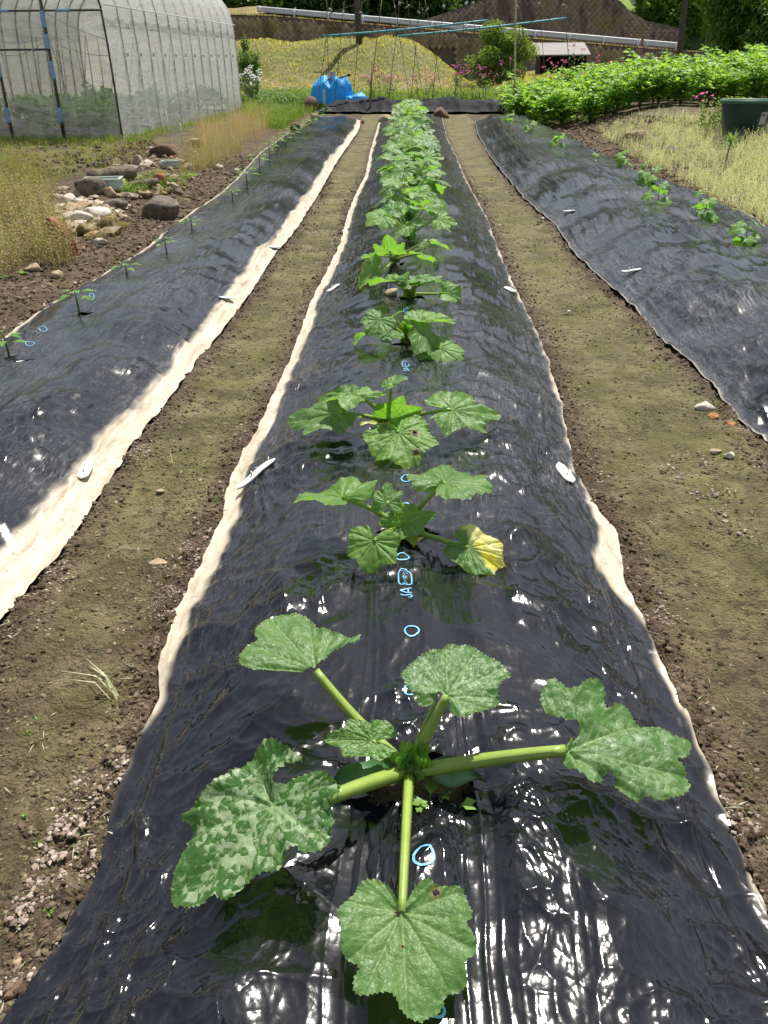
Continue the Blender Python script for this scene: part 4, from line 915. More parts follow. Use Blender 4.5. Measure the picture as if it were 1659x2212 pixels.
def lumps(name, mode, n, y0, y1, rmin, rmax, mat, label, clump=0.0, cl=6):
    X, Y = furrow_samples(n, y0, y1, mode)
    if clump: k = gn(X*cl, Y*cl, 301)+.6*gn(X*cl*2.3, Y*cl*2.3, 302) > clump; X, Y = X[k], Y[k]
    ok = on_soil(X, Y); X, Y = X[ok], Y[ok]; Z = ground_z(X, Y)[0]
    r = rmin+(rmax-rmin)*np.random.rand(len(X))**3.0; r = r*(1+.05*np.maximum(Y-2, 0))
    V, F, A = scatter_lumps(np.stack([X, Y, Z+r*.15], 1), r); me = mesh_np(name, V, F, {'rnd': A}, False); link(name, me, mat, kind='stuff', label=label)
lumps('soil_clods', 'edge', 15000, .55, 13, .0018, .010, M_CLOD, 'crumbly dark soil clods along the film edges')
lumps('soil_grains', 'mid', 26000, .55, 12, .0012, .0075, mat_rnd('furrow_grains', [(.060, .046, .024), (.115, .095, .045), (.17, .145, .075), (.24, .205, .13)]), 'fine soil grains and crumbs in the furrows', -.05, 3)
lumps('pale_crumbs', 'edge', 16000, .55, 11, .0018, .0068, M_PALE, 'pale dried soil crumbs in clusters beside the films', .30, 3.2)
lumps('bank_clods', 'left', 7000, 2.4, 16, .003, .018, M_CLOD, 'brown clods left of the pepper bed')
lumps('border_clods', 'right', 7000, 4.5, 24, .003, .018, M_CLOD, 'brown clods between the right bed and the pale weeds')
lumps('gravel_bits', 'left', 350, 2.4, 14, .006, .02, M_PEB, 'small pale gravel left of the pepper bed')
lumps('gravel_specks', 'edge', 260, .6, 12, .003, .009, M_PEB, 'small gravel beside the films')
lumps('gravel_grains', 'right', 200, 4.5, 22, .006, .022, M_PEB, 'small pale gravel beside the pale weeds')
def stone_mesh(seed, flat=.6, sharp=.25, n=3):
    import bmesh
    bm = bmesh.new(); bmesh.ops.create_icosphere(bm, subdivisions=n, radius=1.0); V = np.array([v.co[:] for v in bm.verts]); F = np.array([[v.index for v in f.verts] for f in bm.faces]); bm.free()
    rs = np.random.RandomState(seed)
    for k in range(14):      # knock flat facets off
        d = nrm(rs.normal(size=3)); lim = rs.uniform(.48, .82); q = V@d; V = V-np.maximum(q-lim, 0)[:, None]*d*(1-sharp)
    V = V*1.18*(1+.06*gn(V[:, 0]*2+seed, V[:, 1]*2+V[:, 2]*1.7, seed)[:, None]+.05*gn(V[:, 0]*6, V[:, 1]*6+V[:, 2]*5, seed)[:, None])
    V[:, 2] *= flat; return V, F
def stone_mat(name, a, b, spot=None):
    m = NM(name); co = m.coord(); n = m.noise(co, 9, 6, .7); n2 = m.noise(co, 45, 4, .7)
    base = m.ramp(n, [(.3, b), (.68, a)]); 
    if spot: base = m.mix(m.ramp(m.noise(co, 14, 4, .6), [(.55, 0.0), (.62, .8)]), base, spot)
    m.set(base, .85, m.bump(m.math('ADD', n, m.math('MULTIPLY', n2, .5)), .8, .02), .3); return m.m
SM = {'tan': stone_mat('tan_stone', (.42, .33, .22), (.26, .19, .12)), 'grey': stone_mat('grey_stone', (.20, .165, .125), (.085, .068, .052), (.04, .032, .025)), 'white': stone_mat('white_stone', (.60, .55, .47), (.40, .35, .28)),
      'brown': stone_mat('brown_stone', (.20, .13, .08), (.10, .06, .04)), 'moss': stone_mat('mossy_stone', (.22, .17, .04), (.10, .085, .03), (.32, .27, .19)), 'orange': stone_mat('orange_stone', (.42, .20, .08), (.26, .12, .05))}
# (x, bottom y, width, height, kind, label) in photo coordinates
stones = [(338, 1228, 42, 24, 'tan', 'tan knobbly stone lying mid furrow between the left and middle films', 'stone'), (236, 1405, 40, 18, 'tan', 'smooth cream stone in the left furrow, nearer than the knobbly one'), (262, 1632, 24, 28, 'tan', 'upright buff stone near the middle film, left side'),
 (44, 2085, 30, 24, 'tan', 'pale stone at the lower left corner'), (30, 2160, 46, 40, 'brown', 'brown half-buried stone at the lower left corner'), (343, 1065, 18, 10, 'tan', 'small pale chip beyond the knobbly stone'), (458, 1124, 18, 10, 'tan', 'small tan pebble beside the pale left edge of the middle film'),
 (1525, 888, 44, 20, 'white', 'flat white stone at the left margin of the right bed film'), (1545, 905, 26, 14, 'orange', 'brownish stone just below the flat white one'), (1578, 922, 28, 16, 'orange', 'orange stone tucked by the right film'), (1546, 980, 24, 12, 'tan', 'pale pebble in the right furrow'), (1580, 990, 26, 14, 'white', 'whitish pebble at the frame edge of the right furrow'),
 (1478, 1640, 22, 36, 'orange', 'rusty stone against the right edge of the middle film'), (1492, 1590, 20, 14, 'tan', 'small buff stone at the right film edge beside the lobed leaf'), (1172, 476, 12, 7, 'white', 'small white pebble in the right furrow, far up'), (1230, 675, 9, 5, 'white', 'tiny light stone in the right furrow'),
 (338, 472, 88, 56, 'grey', 'big grey-brown boulder at the front of the rock heap'), (186, 425, 68, 42, 'grey', 'rounded grey boulder behind the pale slabs'), (236, 427, 26, 30, 'tan', 'tan cobble under the white tray'), (298, 356, 26, 26, 'tan', 'egg-shaped tan stone standing on the rock heap'), (311, 366, 18, 12, 'tan', 'small round stone beside the egg-shaped one'),
 (282, 378, 16, 14, 'tan', 'small pale stone in front of the wood piece'), (152, 437, 30, 16, 'white', 'pale lumpy stone left of the tray'), (172, 442, 24, 14, 'white', 'whitish stone below the rounded boulder'), (130, 440, 22, 16, 'tan', 'cream stone at the left of the slab heap'), (205, 468, 70, 16, 'white', 'flat pale slab on the rock heap'), (160, 482, 60, 20, 'white', 'broken white slab lowest on the heap'), (232, 450, 60, 16, 'grey', 'grey flaky slab on the heap'), (150, 460, 40, 18, 'tan', 'tan rough slab at the left of the heap'),
 (182, 508, 50, 28, 'moss', 'moss-covered stone under the white slab'), (232, 500, 54, 30, 'moss', 'yellow mossy lump right of the white slab'), (345, 385, 34, 18, 'moss', 'mossy stone on the heap in front of the trays'), (358, 418, 24, 14, 'moss', 'orange mossy clump by the big boulder'), (213, 528, 26, 16, 'white', 'chalky chip on the bare soil left of the pepper bed'), (268, 475, 24, 10, 'tan', 'small tan chip beside the boulder'),
 (350, 338, 66, 26, 'brown', 'long brown rock at the back of the rock heap'), (430, 318, 46, 16, 'tan', 'pale flat rock under the tall dry weeds'), (345, 402, 30, 34, 'orange', 'reddish flaking rock near the mossy clump'), (300, 425, 30, 14, 'moss', 'small mossy stone by the green sprigs'), (510, 372, 16, 10, 'white', 'white pebble beside the pepper film'), (470, 365, 18, 12, 'white', 'white chip among the dry weeds'), (70, 588, 34, 18, 'tan', 'buff clod under the tall weeds at left'), (118, 600, 26, 18, 'tan', 'rounded buff clod in front of the weeds'),
 (640, 288, 26, 22, 'brown', 'dark reddish stone beside the far pepper bed'), (678, 256, 16, 12, 'tan', 'round tan stone by the end of the left bed'), (672, 240, 30, 30, 'brown', 'brown stump-like rock left of the blue tarpaulin'), (700, 226, 34, 10, 'tan', 'flat tan slab below the blue tarpaulin'), (782, 268, 14, 12, 'orange', 'tan stone at the right corner of the left film'), (832, 268, 34, 16, 'tan', 'flat buff stone beside the far end of the middle film'), (952, 256, 34, 26, 'brown', 'brown rock behind the far right corner of the middle film'), (846, 641, 30, 20, 'tan', 'brown stone set beside the fifth zucchini plant'),
 (1318, 374, 40, 20, 'brown', 'earthy rock right of the right bed'), (1452, 345, 40, 34, 'grey', 'pale grey rock half hidden in the pale weeds'), (1375, 312, 60, 30, 'tan', 'broad tan rock in the pale weeds'), (1200, 293, 12, 6, 'white', 'white pebble on the brown border')]
for i, st in enumerate(stones):
    px, py, w_, h_, k, lab = st[:6]
    onbed = (px, py) == (846, 641); c = at(px, py, ZB) if onbed else atg(px, py); zc = np.dot(c-[0, 0, CAMZ], fw); s = w_*zc/FPX*.56
    dep = math.atan2(CAMZ-c[2], c[1]); hw = h_*zc/FPX; fl = min(1.2, max(.25, (hw-1.3*s*math.sin(dep))/(2*s*math.cos(dep))+.25))
    V, F = stone_mesh(500+i, 1.0, .04, 3 if w_ > 20 else 2)
    a = random.uniform(0, 3); V = V*[s, s*.72, s*fl]; ca, sa = math.cos(a*.3), math.sin(a*.3); V = V@np.array([[ca, sa, 0], [-sa, ca, 0], [0, 0, 1]])
    cc = c+np.array([0, s*.6, s*fl*.35]); 
    link('stone', mesh_np('stone', V, F), SM[k], loc=tuple(cc), label=lab, cat='stone', group='stones lying about the plot')
# ------------------------------------------------------------------ grasses and weeds
M_DRY = leafmat('dry_weed', [(.24, .24, .09), (.38, .34, .17), (.36, .28, .18), (.20, .25, .07)], .3, .7, .2)
M_PALEW = leafmat('pale_weed', [(.40, .44, .26), (.56, .58, .38), (.68, .66, .50), (.33, .43, .18)], .35, .7, .2)
M_GRASS = leafmat('green_grass', [(.075, .15, .022), (.15, .25, .04), (.24, .30, .075)], .4, .6, .25)
M_BROWNW = leafmat('brown_weed', [(.32, .23, .14), (.45, .35, .20), (.54, .44, .27), (.30, .30, .10)], .3, .8, .1)
M_DARKG = leafmat('dark_leaf', [(.042, .10, .018), (.085, .18, .03), (.15, .28, .05)], .35, .5, .35)
M_MOSSG = leafmat('low_weed', [(.14, .17, .04), (.24, .26, .07), (.36, .33, .13), (.26, .19, .12)], .3, .8, .15)
def pick(pts, n):
    """random points inside a photo polygon, on the ground"""
    P = np.array(pts, float); x0, y0 = P.min(0); x1, y1 = P.max(0); out = []
    while len(out) < n:
        x, y = random.uniform(x0, x1), random.uniform(y0, y1); ins = False; j = len(P)-1
        for i in range(len(P)):
            if (P[i][1] > y) != (P[j][1] > y) and x < (P[j][0]-P[i][0])*(y-P[i][1])/(P[j][1]-P[i][1])+P[i][0]: ins = not ins
            j = i
        if ins: out.append(atg(x, y))
    return np.array(out)
def tuft(C, per, rad, H, W, lean):
    n = len(C)*per; P = np.repeat(C, per, 0); P = P+np.stack([np.random.normal(0, rad, n), np.random.normal(0, rad, n), np.full(n, -.005)], 1)
    return blades(P, H*(.5+.7*np.random.rand(n)), W, lean*np.random.rand(n)**.7)
def weedy(C, per, rad, H, L, W, stem_w=.003, spread=.35, top=.2):
    """upright stalks set with small leaves or seed heads"""
    P = np.repeat(C, per, 0); n = len(P); P = P+np.stack([np.random.normal(0, rad, n), np.random.normal(0, rad, n), np.full(n, -.005)], 1)
    az = np.random.rand(n)*6.28; ln = spread*np.random.rand(n); h = H*(.45+.75*np.random.rand(n)); base = np.random.rand(n)
    A = [blades(P, h, stem_w, ln, base, az)]
    k = 9
    t = np.tile(np.linspace(top, 1.0, k), n); PP = np.repeat(P, k, 0); hh = np.repeat(h, k); aa = np.repeat(az, k); ll = np.repeat(ln, k)
    C2 = PP+np.stack([np.cos(aa)*hh*ll*t**1.6, np.sin(aa)*hh*ll*t**1.6, hh*(1-.3*ll)*t], 1); m = len(C2)
    a2 = np.random.rand(m)*6.28; D = np.stack([np.cos(a2), np.sin(a2), .3+.6*np.random.rand(m)], 1); N = np.random.normal(size=(m, 3))*.4+[0, 0, 1]
    A.append(leafcards(C2, D, N, L*(.6+.8*np.random.rand(m)), W, .3, np.clip(np.repeat(base, k)+np.random.normal(0, .18, m), 0, 1)))
    return merge(A)
def stuff(name, VFA, mat, label, kind='stuff', cat=None): V, F, A = VFA; return link(name, mesh_np(name, V, F, {'rnd': A}, False), mat, kind=kind, label=label, cat=cat)
# tall weeds at left
stuff('dry_weeds', weedy(pick([(-60, 440), (60, 440), (120, 480), (168, 545), (140, 580), (20, 610), (-60, 620)], 120), 12, .05, .38, .024, .012), M_DRY, 'tall dry yellow-brown weeds standing at the left edge')
stuff('seed_weeds', weedy(pick([(-60, 350), (60, 360), (118, 410), (140, 440), (60, 470), (-60, 480)], 110), 12, .06, .40, .013, .006), M_MOSSG, 'greyish seeding weeds behind the dry ones')
stuff('low_weeds', weedy(pick([(-60, 300), (290, 306), (330, 330), (240, 372), (150, 385), (60, 400), (-60, 410)], 150), 10, .10, .12, .022, .012, .003, .6, .1), M_MOSSG, 'low weeds and moss in front of the greenhouse')
stuff('fallen_grass', tuft(pick([(-60, 300), (300, 306), (345, 330), (240, 372), (60, 400), (-60, 415)], 150), 9, .06, .09, .006, .9), M_GRASS, 'short grass in front of the greenhouse')
stuff('edge_grass', tuft(pick([(-40, 302), (270, 299), (520, 236), (560, 240), (300, 312), (-40, 316)], 300), 12, .06, .17, .006, .6), M_GRASS, 'grass along the greenhouse foot')
stuff('brown_grass', weedy(pick([(430, 292), (560, 248), (600, 262), (560, 300), (520, 322), (440, 345)], 150), 12, .06, .48, .016, .006, .0035, .3, .35), M_BROWNW, 'feathery brown seeding grass beside the far pepper bed')
stuff('yellow_grass', weedy(pick([(380, 330), (450, 300), (540, 310), (510, 352), (450, 380), (390, 372)], 110), 12, .06, .30, .016, .008, .003, .4, .2), M_DRY, 'yellow-green weeds around the back of the rock heap')
stuff('verge_grass', tuft(pick([(524, 238), (560, 210), (700, 205), (690, 235), (640, 262), (600, 285), (560, 262)], 520), 12, .10, .26, .012, .7), M_GRASS, 'rough green grass left of the blue tarpaulin')
stuff('verge_weeds', weedy(pick([(524, 236), (560, 205), (690, 203), (700, 222), (640, 245), (560, 262)], 260), 9, .10, .30, .04, .022, .004, .5, .2), M_GRASS, 'leafy weeds left of the blue tarpaulin')
stuff('heap_moss', weedy(pick([(205, 440), (270, 470), (270, 505), (190, 520), (170, 490)], 90), 10, .03, .05, .012, .007, .002, .7, .1), M_DRY, 'yellow moss and herbs around the rock heap')
stuff('heap_herbs', weedy(pick([(240, 395), (330, 375), (420, 380), (400, 412), (330, 425), (250, 420)], 80), 9, .03, .09, .018, .010, .002, .6, .1), M_GRASS, 'small green herbs between the rocks')
# pale weeds on the right
stuff('pale_weeds', weedy(pick([(1290, 283), (1420, 250), (1700, 265), (1800, 340), (1800, 560), (1659, 490), (1560, 440), (1470, 392), (1390, 350), (1320, 312)], 800), 11, .06, .21, .022, .009, .0035, .45, .1), M_PALEW, 'pale yellow-green seeding weeds covering the ground at right')
stuff('border_weeds', weedy(pick([(1075, 236), (1290, 245), (1300, 262), (1180, 270), (1100, 262)], 90), 8, .06, .12, .03, .018, .003, .6, .1), M_GRASS, 'small green weeds between the right bed and potatoes')
# wisps of grass in the furrows
def wisp(px, py, n, h, lab, mat=M_GRASS, lean=.5, az=None, w_=.0035):
    c = atg(px, py); P = np.repeat(c[None], n, 0)+np.random.normal(0, .006, (n, 3))*[1, 1, 0]; a_ = None if az is None else az+np.random.normal(0, .5, n)
    V, F, A = blades(P, h*(.5+.6*np.random.rand(n)), w_, lean*(.5+np.random.rand(n)), None, a_)
    link('grass_tuft', mesh_np('grass_tuft', V-c, F, {'rnd': A}, False), mat, loc=tuple(c), label=lab, cat='grass tuft', group='grass tufts in the furrows')
wisp(250, 1510, 6, .15, 'long straw-coloured grass blades in the left furrow', M_PALEW, 1.1, 2.6, .005)
wisp(372, 1000, 6, .08, 'thin upright grass tuft midway along the left furrow', M_PALEW, .4)
wisp(470, 1092, 8, .08, 'small green tuft against the pale left edge of the middle film', M_GRASS, .3)
wisp(598, 545, 5, .09, 'green sprout on the pale edge of the pepper film', M_GRASS, .4)
wisp(1548, 880, 7, .06, 'green tuft beside the flat white stone', M_GRASS, .5)
wisp(130, 2020, 5, .03, 'tiny green shoots by the lower left film corner', M_SPR, .6, None, .006)
wisp(100, 1985, 4, .03, 'tiny green shoots in the lower left soil', M_SPR, .6, None, .006)
C = []
for q in [(1395, 752), (1420, 790), (1450, 805), (1480, 838), (1310, 650), (1300, 612), (1560, 912), (420, 930), (205, 1790), (80, 1795), (60, 1572), (160, 1880), (1490, 860)]: C.append(atg(*q))
stuff('furrow_sprouts', weedy(np.array(C), 2, .03, .014, .008, .006, .0015, .6, .6), M_SPR, 'scattered tiny green seedlings in the furrows')

# rubble between the rocks of the heap
def rubble(name, poly, n, r0, r1, mat, label, sq=.45):
    P = pick(poly, n); P = P[(gn(P[:, 0]*9, P[:, 1]*9, 55)+gn(P[:, 0]*25, P[:, 1]*25, 56)*.7 > -.05) | (r0 > .012)]; r = r0+(r1-r0)*np.random.rand(len(P))**2.5; V, F, A = scatter_lumps(P+[0, 0, .01], r, sq); link(name, mesh_np(name, V, F, {'rnd': A}, False), mat, kind='stuff', label=label)
M_RUB = mat_rnd('pale_rubble', [(.34, .27, .19), (.50, .42, .32), (.26, .20, .15), (.60, .53, .43)])
rubble('rubble', [(112, 428), (170, 420), (280, 440), (262, 476), (190, 500), (140, 492), (110, 460)], 260, .02, .075, M_RUB, 'broken pale flakes of stone and bark on the heap', .35)
rubble('earthy_rubble', [(200, 380), (320, 330), (420, 310), (440, 350), (400, 410), (300, 430), (240, 430)], 240, .02, .06, mat_rnd('earthy_rubble', [(.12, .08, .05), (.22, .16, .10), (.34, .27, .17), (.30, .15, .08)]), 'earthy flakes and chips between the rocks', .5)
rubble('bare_clods', [(225, 330), (330, 300), (350, 335), (300, 372), (215, 372)], 400, .02, .07, M_CLOD, 'dark dug clods behind the rock heap', .7)
rubble('brown_border', [(1100, 240), (1300, 243), (1570, 262), (1560, 290), (1420, 262), (1290, 285), (1180, 285)], 700, .02, .07, M_CLOD, 'dug brown clods in front of the potatoes', .7)
rubble('crumb_cluster', [(10, 1990), (60, 1900), (110, 1790), (170, 1740), (215, 1690), (225, 1720), (150, 1850), (110, 1910), (40, 2030)], 330, .0022, .0085, mat_rnd('drying_crumbs', [(.14, .10, .07), (.26, .20, .16), (.38, .31, .25), (.46, .39, .32)]), 'cluster of pale dried crumbs at the lower left', .6)
rubble('crumb_cluster', [(1420, 1010), (1500, 960), (1600, 1080), (1659, 1150), (1600, 1170), (1500, 1080)], 260, .003, .009, bpy.data.materials['drying_crumbs'], 'pale crumbs in the right furrow', .6)
rubble('rock_fragments', [(112, 420), (170, 400), (300, 330), (440, 300), (455, 340), (420, 400), (300, 440), (270, 500), (190, 515), (140, 500)], 75, .05, .15, mat_rnd('rock_fragments', [(.20, .15, .10), (.38, .31, .23), (.30, .20, .12), (.55, .48, .38)]), 'larger broken rock and bark fragments making up the heap', .5)
rubble('dark_clods', [(-60, 305), (290, 308), (330, 335), (200, 372), (60, 395), (-60, 400)], 260, .02, .08, M_CLOD, 'dark clods showing through the low weeds by the greenhouse', .6)
X, Y = furrow_samples(420, .6, 9, 'mid'); X2, Y2 = furrow_samples(260, .6, 9, 'edge'); X = np.concatenate([X, X2]); Y = np.concatenate([Y, Y2]); k = on_soil(X, Y); X, Y = X[k], Y[k]; n = len(X); a = np.random.rand(n)*6.28
stuff('straw_bits', leafcards(np.stack([X, Y, ground_z(X, Y)[0]+.004], 1), np.stack([np.cos(a), np.sin(a), .08*np.random.rand(n)], 1), np.tile([0, 0, 1.], (n, 1)), .012+.035*np.random.rand(n)**2, .0016+.002*np.random.rand(n)), M_PALEW, 'scattered straw and root bits on the bare soil')
NTH = ['first', 'second', 'third', 'fourth', 'fifth', 'sixth', 'seventh', 'eighth', 'ninth', 'tenth', 'eleventh', 'twelfth', 'thirteenth', 'fourteenth', 'fifteenth', 'sixteenth', 'seventeenth', 'eighteenth', 'nineteenth', 'twentieth', 'twenty-first', 'twenty-second']
def rank(things, text):
    """label a row of alike things by their order from the left"""
    for i, o in enumerate(sorted(things, key=lambda q: math.atan2(q.location.x, q.location.y))): o['label'] = text % NTH[i]
# ------------------------------------------------------------------ blocks, walls, road beyond
def cst(z): return z
M_CONC = simple('concrete', (.24, .21, .17), (.12, .10, .08), .9, 3, .5, .05)
def mat_wall():
    m = NM('weathered_blocks'); co = m.world(); n = m.noise(co, .35, 6, .65); n2 = m.noise(co, 2.2, 5, .7)
    base = m.ramp(n2, [(.3, (.11, .085, .062)), (.5, (.25, .19, .135)), (.72, (.42, .34, .24))])
    base = m.mix(m.ramp(n, [(.5, 0.0), (.64, .7)]), base, (.26, .19, .07))
    st = m.noise(m.world((.8, .8, .08)), 1.0, 4, .6); base = m.mix(m.ramp(st, [(.52, 0.0), (.6, .55)]), base, (.035, .028, .024))
    m.set(base, .92, m.bump(n2, .6, .06), .2); return m.m
M_WALL = mat_wall(); M_JOINT = simple('wall_mortar', (.17, .13, .10), (.10, .078, .06), .95, 3)
def slab_wall(name, bot, top, thick, label, mat, kind=None, cat='wall', group=None):
    """bot, top: lists of world points of equal length; solid wall"""
    B = np.array(bot); T = np.array(top); n = len(B); o = np.array([0, thick, 0])
    V = np.concatenate([B, T, B+o, T+o]); F = []
    for i in range(n-1): F += [[i, i+1, n+i+1, n+i], [2*n+i+1, 2*n+i, 3*n+i, 3*n+i+1], [n+i, n+i+1, 3*n+i+1, 3*n+i]]
    F += [[0, n, 3*n, 2*n], [n-1, 3*n-1, 4*n-1, 2*n-1]]
    b = V.mean(0); b[2] = V[:, 2].min(); return link(name, mesh_np(name, V-b, F, None, False), mat, loc=tuple(b), label=label, cat=cat, kind=kind, group=group)
def diamond_block(s, d=.03):
    h = s*.497; V = [[0, 0, -h], [h, 0, 0], [0, 0, h], [-h, 0, 0]]; k = .88; V += [[v[0]*k, -d, v[2]*k] for v in V[:4]]; F = [[4, 5, 6, 7], [0, 1, 5, 4], [1, 2, 6, 5], [2, 3, 7, 6], [3, 0, 4, 7]]
    return np.array(V, float), np.array(F)
def block_face(par, P0, P1, zb, zt, s, keep, nind, Y):
    """diamond set concrete blocks over the plane Y, between x = P0..P1"""
    V, F = diamond_block(s); V2, F2 = V, F; me = mesh_np('block', V, F, None, False); me.materials.append(M_WALL); pos = []
    nx = int((P1-P0)/s); nz = int((zt-zb)/(s*.5))
    for j in range(nz):
        for i in range(nx):
            x = P0+(i+.5*(j % 2))*s; z = zb+j*s*.5
            if keep(x, z): pos.append((x, z))
    pos.sort(key=lambda p: (abs(p[1]-5.6)+abs(p[0]-11)*.15)); b = np.array(par.location)
    for x, z in pos[:nind]:
        o = bpy.data.objects.new('block', me); COL.objects.link(o); o.parent = par; o.location = (x-b[0], Y-.02-b[1]+random.uniform(-.015, .015), z-b[2])
    rest = np.array([[x, Y-.02, z] for x, z in pos[nind:]])
    if len(rest):
        VV = (V2[None]+rest[:, None]+np.array([0, 1, 0])*np.random.uniform(-.015, .015, (len(rest), 1, 1))).reshape(-1, 3); FF = (F2[None]+(np.arange(len(rest))*8)[:, None, None]).reshape(-1, 4)
        part('block_field', VV, FF, M_WALL, par, False, kind='stuff')
# road line: guardrail top edge in the photo runs (555,13) -> (1465,92)
YR = 70.0
def rail_pt(px, dy=0): return atY(px, 13+(px-555)*(92-13)/910.0+dy, YR)
road_z = lambda x: np.interp(x, [rail_pt(300)[0], rail_pt(555)[0], rail_pt(1465)[0], rail_pt(1900)[0]], [rail_pt(555)[2]-.30, rail_pt(555)[2]-.52, rail_pt(1465)[2]-.52, rail_pt(1465)[2]-1.1])
xs = np.linspace(-55, 70, 26)
low = slab_wall('retaining_wall', [[x, YR-1.2, -.6] for x in xs], [[x, YR-.9, float(road_z(x))-.08] for x in xs], .8, 'long dark retaining wall of small diamond blocks under the guardrail', M_JOINT)
block_face(low, -26, 34, 0.0, 6.0, .42, lambda x, z: z < road_z(x)-.3 and (z > 2.2 or x > 3 or x < -13), 290, YR-1.22)
V = []; 
for x in xs: V += [[x, YR-.9, float(road_z(x))-.05], [x, YR+6, float(road_z(x))-.0]]
link('road', mesh_np('road', V, grid_faces(2, len(xs)), None, True), simple('asphalt', (.10, .095, .08), (.06, .055, .05), .9, 3), kind='structure', label='road behind the guardrail')
# dry strip of grass on the wall head
Pz = np.random.rand(2600); PX = -14+Pz*0+np.random.rand(2600)*46; stuff('verge_straw', blades(np.stack([PX, YR-.9+np.random.rand(2600)*.8, road_z(PX)-.08], 1), .16, .05, .8*np.random.rand(2600)), M_BROWNW, 'dry grass strip on top of the retaining wall')
# guardrail
M_RAIL = simple('galvanised_rail', (.62, .64, .66), (.50, .52, .54), .45, 2, .05)
def guardrail(px0, px1, n, label):
    a = rail_pt(px0); g = thing('guardrail', label, 'guardrail', (a[0], YR, a[2]-.8), 'guardrail lengths along the road')
    pxs = np.linspace(px0, px1, 30); prof = [(-.0, .0), (-.05, -.05), (-.05, -.12), (.0, -.17), (-.0, -.19), (-.05, -.24), (-.05, -.31), (0, -.36)]
    V = []
    for p in pxs:
        q = rail_pt(p); 
        for dy, dz in prof: V.append([q[0], YR-.12+dy, q[2]+dz])
        for dy, dz in prof[::-1]: V.append([q[0], YR-.09+dy, q[2]+dz])
    m = 2*len(prof); i = np.arange(30*m).reshape(30, m); F = np.stack([i[:-1], i[1:], np.roll(i, -1, 1)[1:], np.roll(i, -1, 1)[:-1]], -1).reshape(-1, 4)
    part('beam', V, F, M_RAIL, g, True)
    for p in np.linspace(px0+6, px1-6, n):
        q = rail_pt(p); mb = MB(); mb.tube([[q[0], YR-.22, q[2]+.02], [q[0], YR-.22, q[2]-.62]], .085, 10); mbpart(mb, 'post', M_RAIL, g)
guardrail(555, 1384, 12, 'long white guardrail running along the road above the wall'); guardrail(1390, 1466, 2, 'short separate white guardrail length at the right end')
# upper wall
YU = 77.0
def U(px, py): return atY(px, py, YU)
topl = [(870, 60), (905, 45), (960, 28), (1042, 0), (1100, -22), (1200, -34), (1300, -20), (1345, 2), (1368, 26), (1400, 44), (1440, 52), (1475, 62)]
tp = [U(*p) for p in topl]
ux = np.array([t[0] for t in tp]); uz = np.array([t[2] for t in tp])
upw = slab_wall('upper_retaining_wall', [[t[0], YU-1, 1.5] for t in tp], [[t[0], YU+.6, t[2]] for t in tp], 1.2, 'sunlit brown block wall rising behind the road, mossy in patches', M_JOINT)
class _S: pass
sl_ = lambda z: 0
def keepu(x, z): return ux[0] < x < ux[-1] and z < np.interp(x, ux, uz)-.25 and z > road_z(x)-.2
nbx = block_face
# this wall leans back: blocks placed on its sloping face
V0, F0 = diamond_block(.46, .03); me_b = mesh_np('block', V0, F0, None, False); me_b.materials.append(M_WALL); pos = []
for j in range(44):
    for i in range(80):
        x = ux[0]+(i+.5*(j % 2))*.46; z = 1.8+j*.23
        if keepu(x, z): pos.append((x, YU-1.02+1.6*(z-1.5)/(np.interp(x, ux, uz)-1.5)*.98, z))
pos.sort(key=lambda p: abs(p[0]-11)+abs(p[2]-5)*2); bb = np.array(upw.location)
for p in pos[:290]:
    o = bpy.data.objects.new('block', me_b); COL.objects.link(o); o.parent = upw; o.location = tuple(np.array(p)-bb)
rest = np.array(pos[290:]); part('block_field', (V0[None]+rest[:, None]).reshape(-1, 3), (F0[None]+(np.arange(len(rest))*8)[:, None, None]).reshape(-1, 4), M_WALL, upw, False, kind='stuff')
# hill terrain behind everything
def hill_h(x, y): return 1.0+sst(74, 84, y)*3.5+sst(80, 150, y)*(26+7*gn(x*.02, y*.02, 401))+sst(8, 24, x)*sst(73, 90, y)*2.0-8*sst(79, 70, y)
HX, HY = np.meshgrid(np.linspace(-170, 190, 120), np.linspace(76, 260, 60)); HZ = hill_h(HX, HY)+1.2*gn(HX*.12, HY*.12, 402)
M_HILL = NM('hillside'); _n = M_HILL.noise(M_HILL.world(), .8, 6, .7); M_HILL.set(M_HILL.ramp(_n, [(.35, (.018, .030, .009)), (.6, (.045, .07, .016)), (.75, (.08, .11, .025))]), .95); M_HILL = M_HILL.m
link('hillside', mesh_np('hillside', np.stack([HX.ravel(), HY.ravel(), HZ.ravel()], 1), grid_faces(120, 60)), M_HILL, kind='structure', label='wooded hillside beyond the road')
# earth wedge at the left of the wall head, dry yellow
wl = [atY(*p, 71.5) for p in [(380, 64), (505, 56), (535, 42), (556, 30), (575, 27)]]; wt = [atY(*p, 75) for p in [(380, 14), (505, 18), (535, 14), (556, 14), (575, 20)]]
link('dry_slope', mesh_np('dry_slope', np.array(wl+wt), grid_faces(5, 2)), simple('dry_grass_slope', (.36, .27, .09), (.16, .13, .05), .95, .8, .6, .1), kind='structure', label='dry yellow slope at the left end of the guardrail')
gl = [atY(*p, 79) for p in [(1340, 30), (1400, 52), (1440, 62), (1480, 70), (1560, 72)]]; gt = [atY(*p, 84) for p in [(1335, -12), (1400, 6), (1440, 26), (1480, 40), (1560, 46)]]
link('green_slope', mesh_np('green_slope', np.array(gl+gt), grid_faces(5, 2)), simple('bright_grass_slope', (.22, .30, .05), (.12, .19, .03), .95, 1.5, .6, .1), kind='structure', label='bright green grass slope over the upper wall')
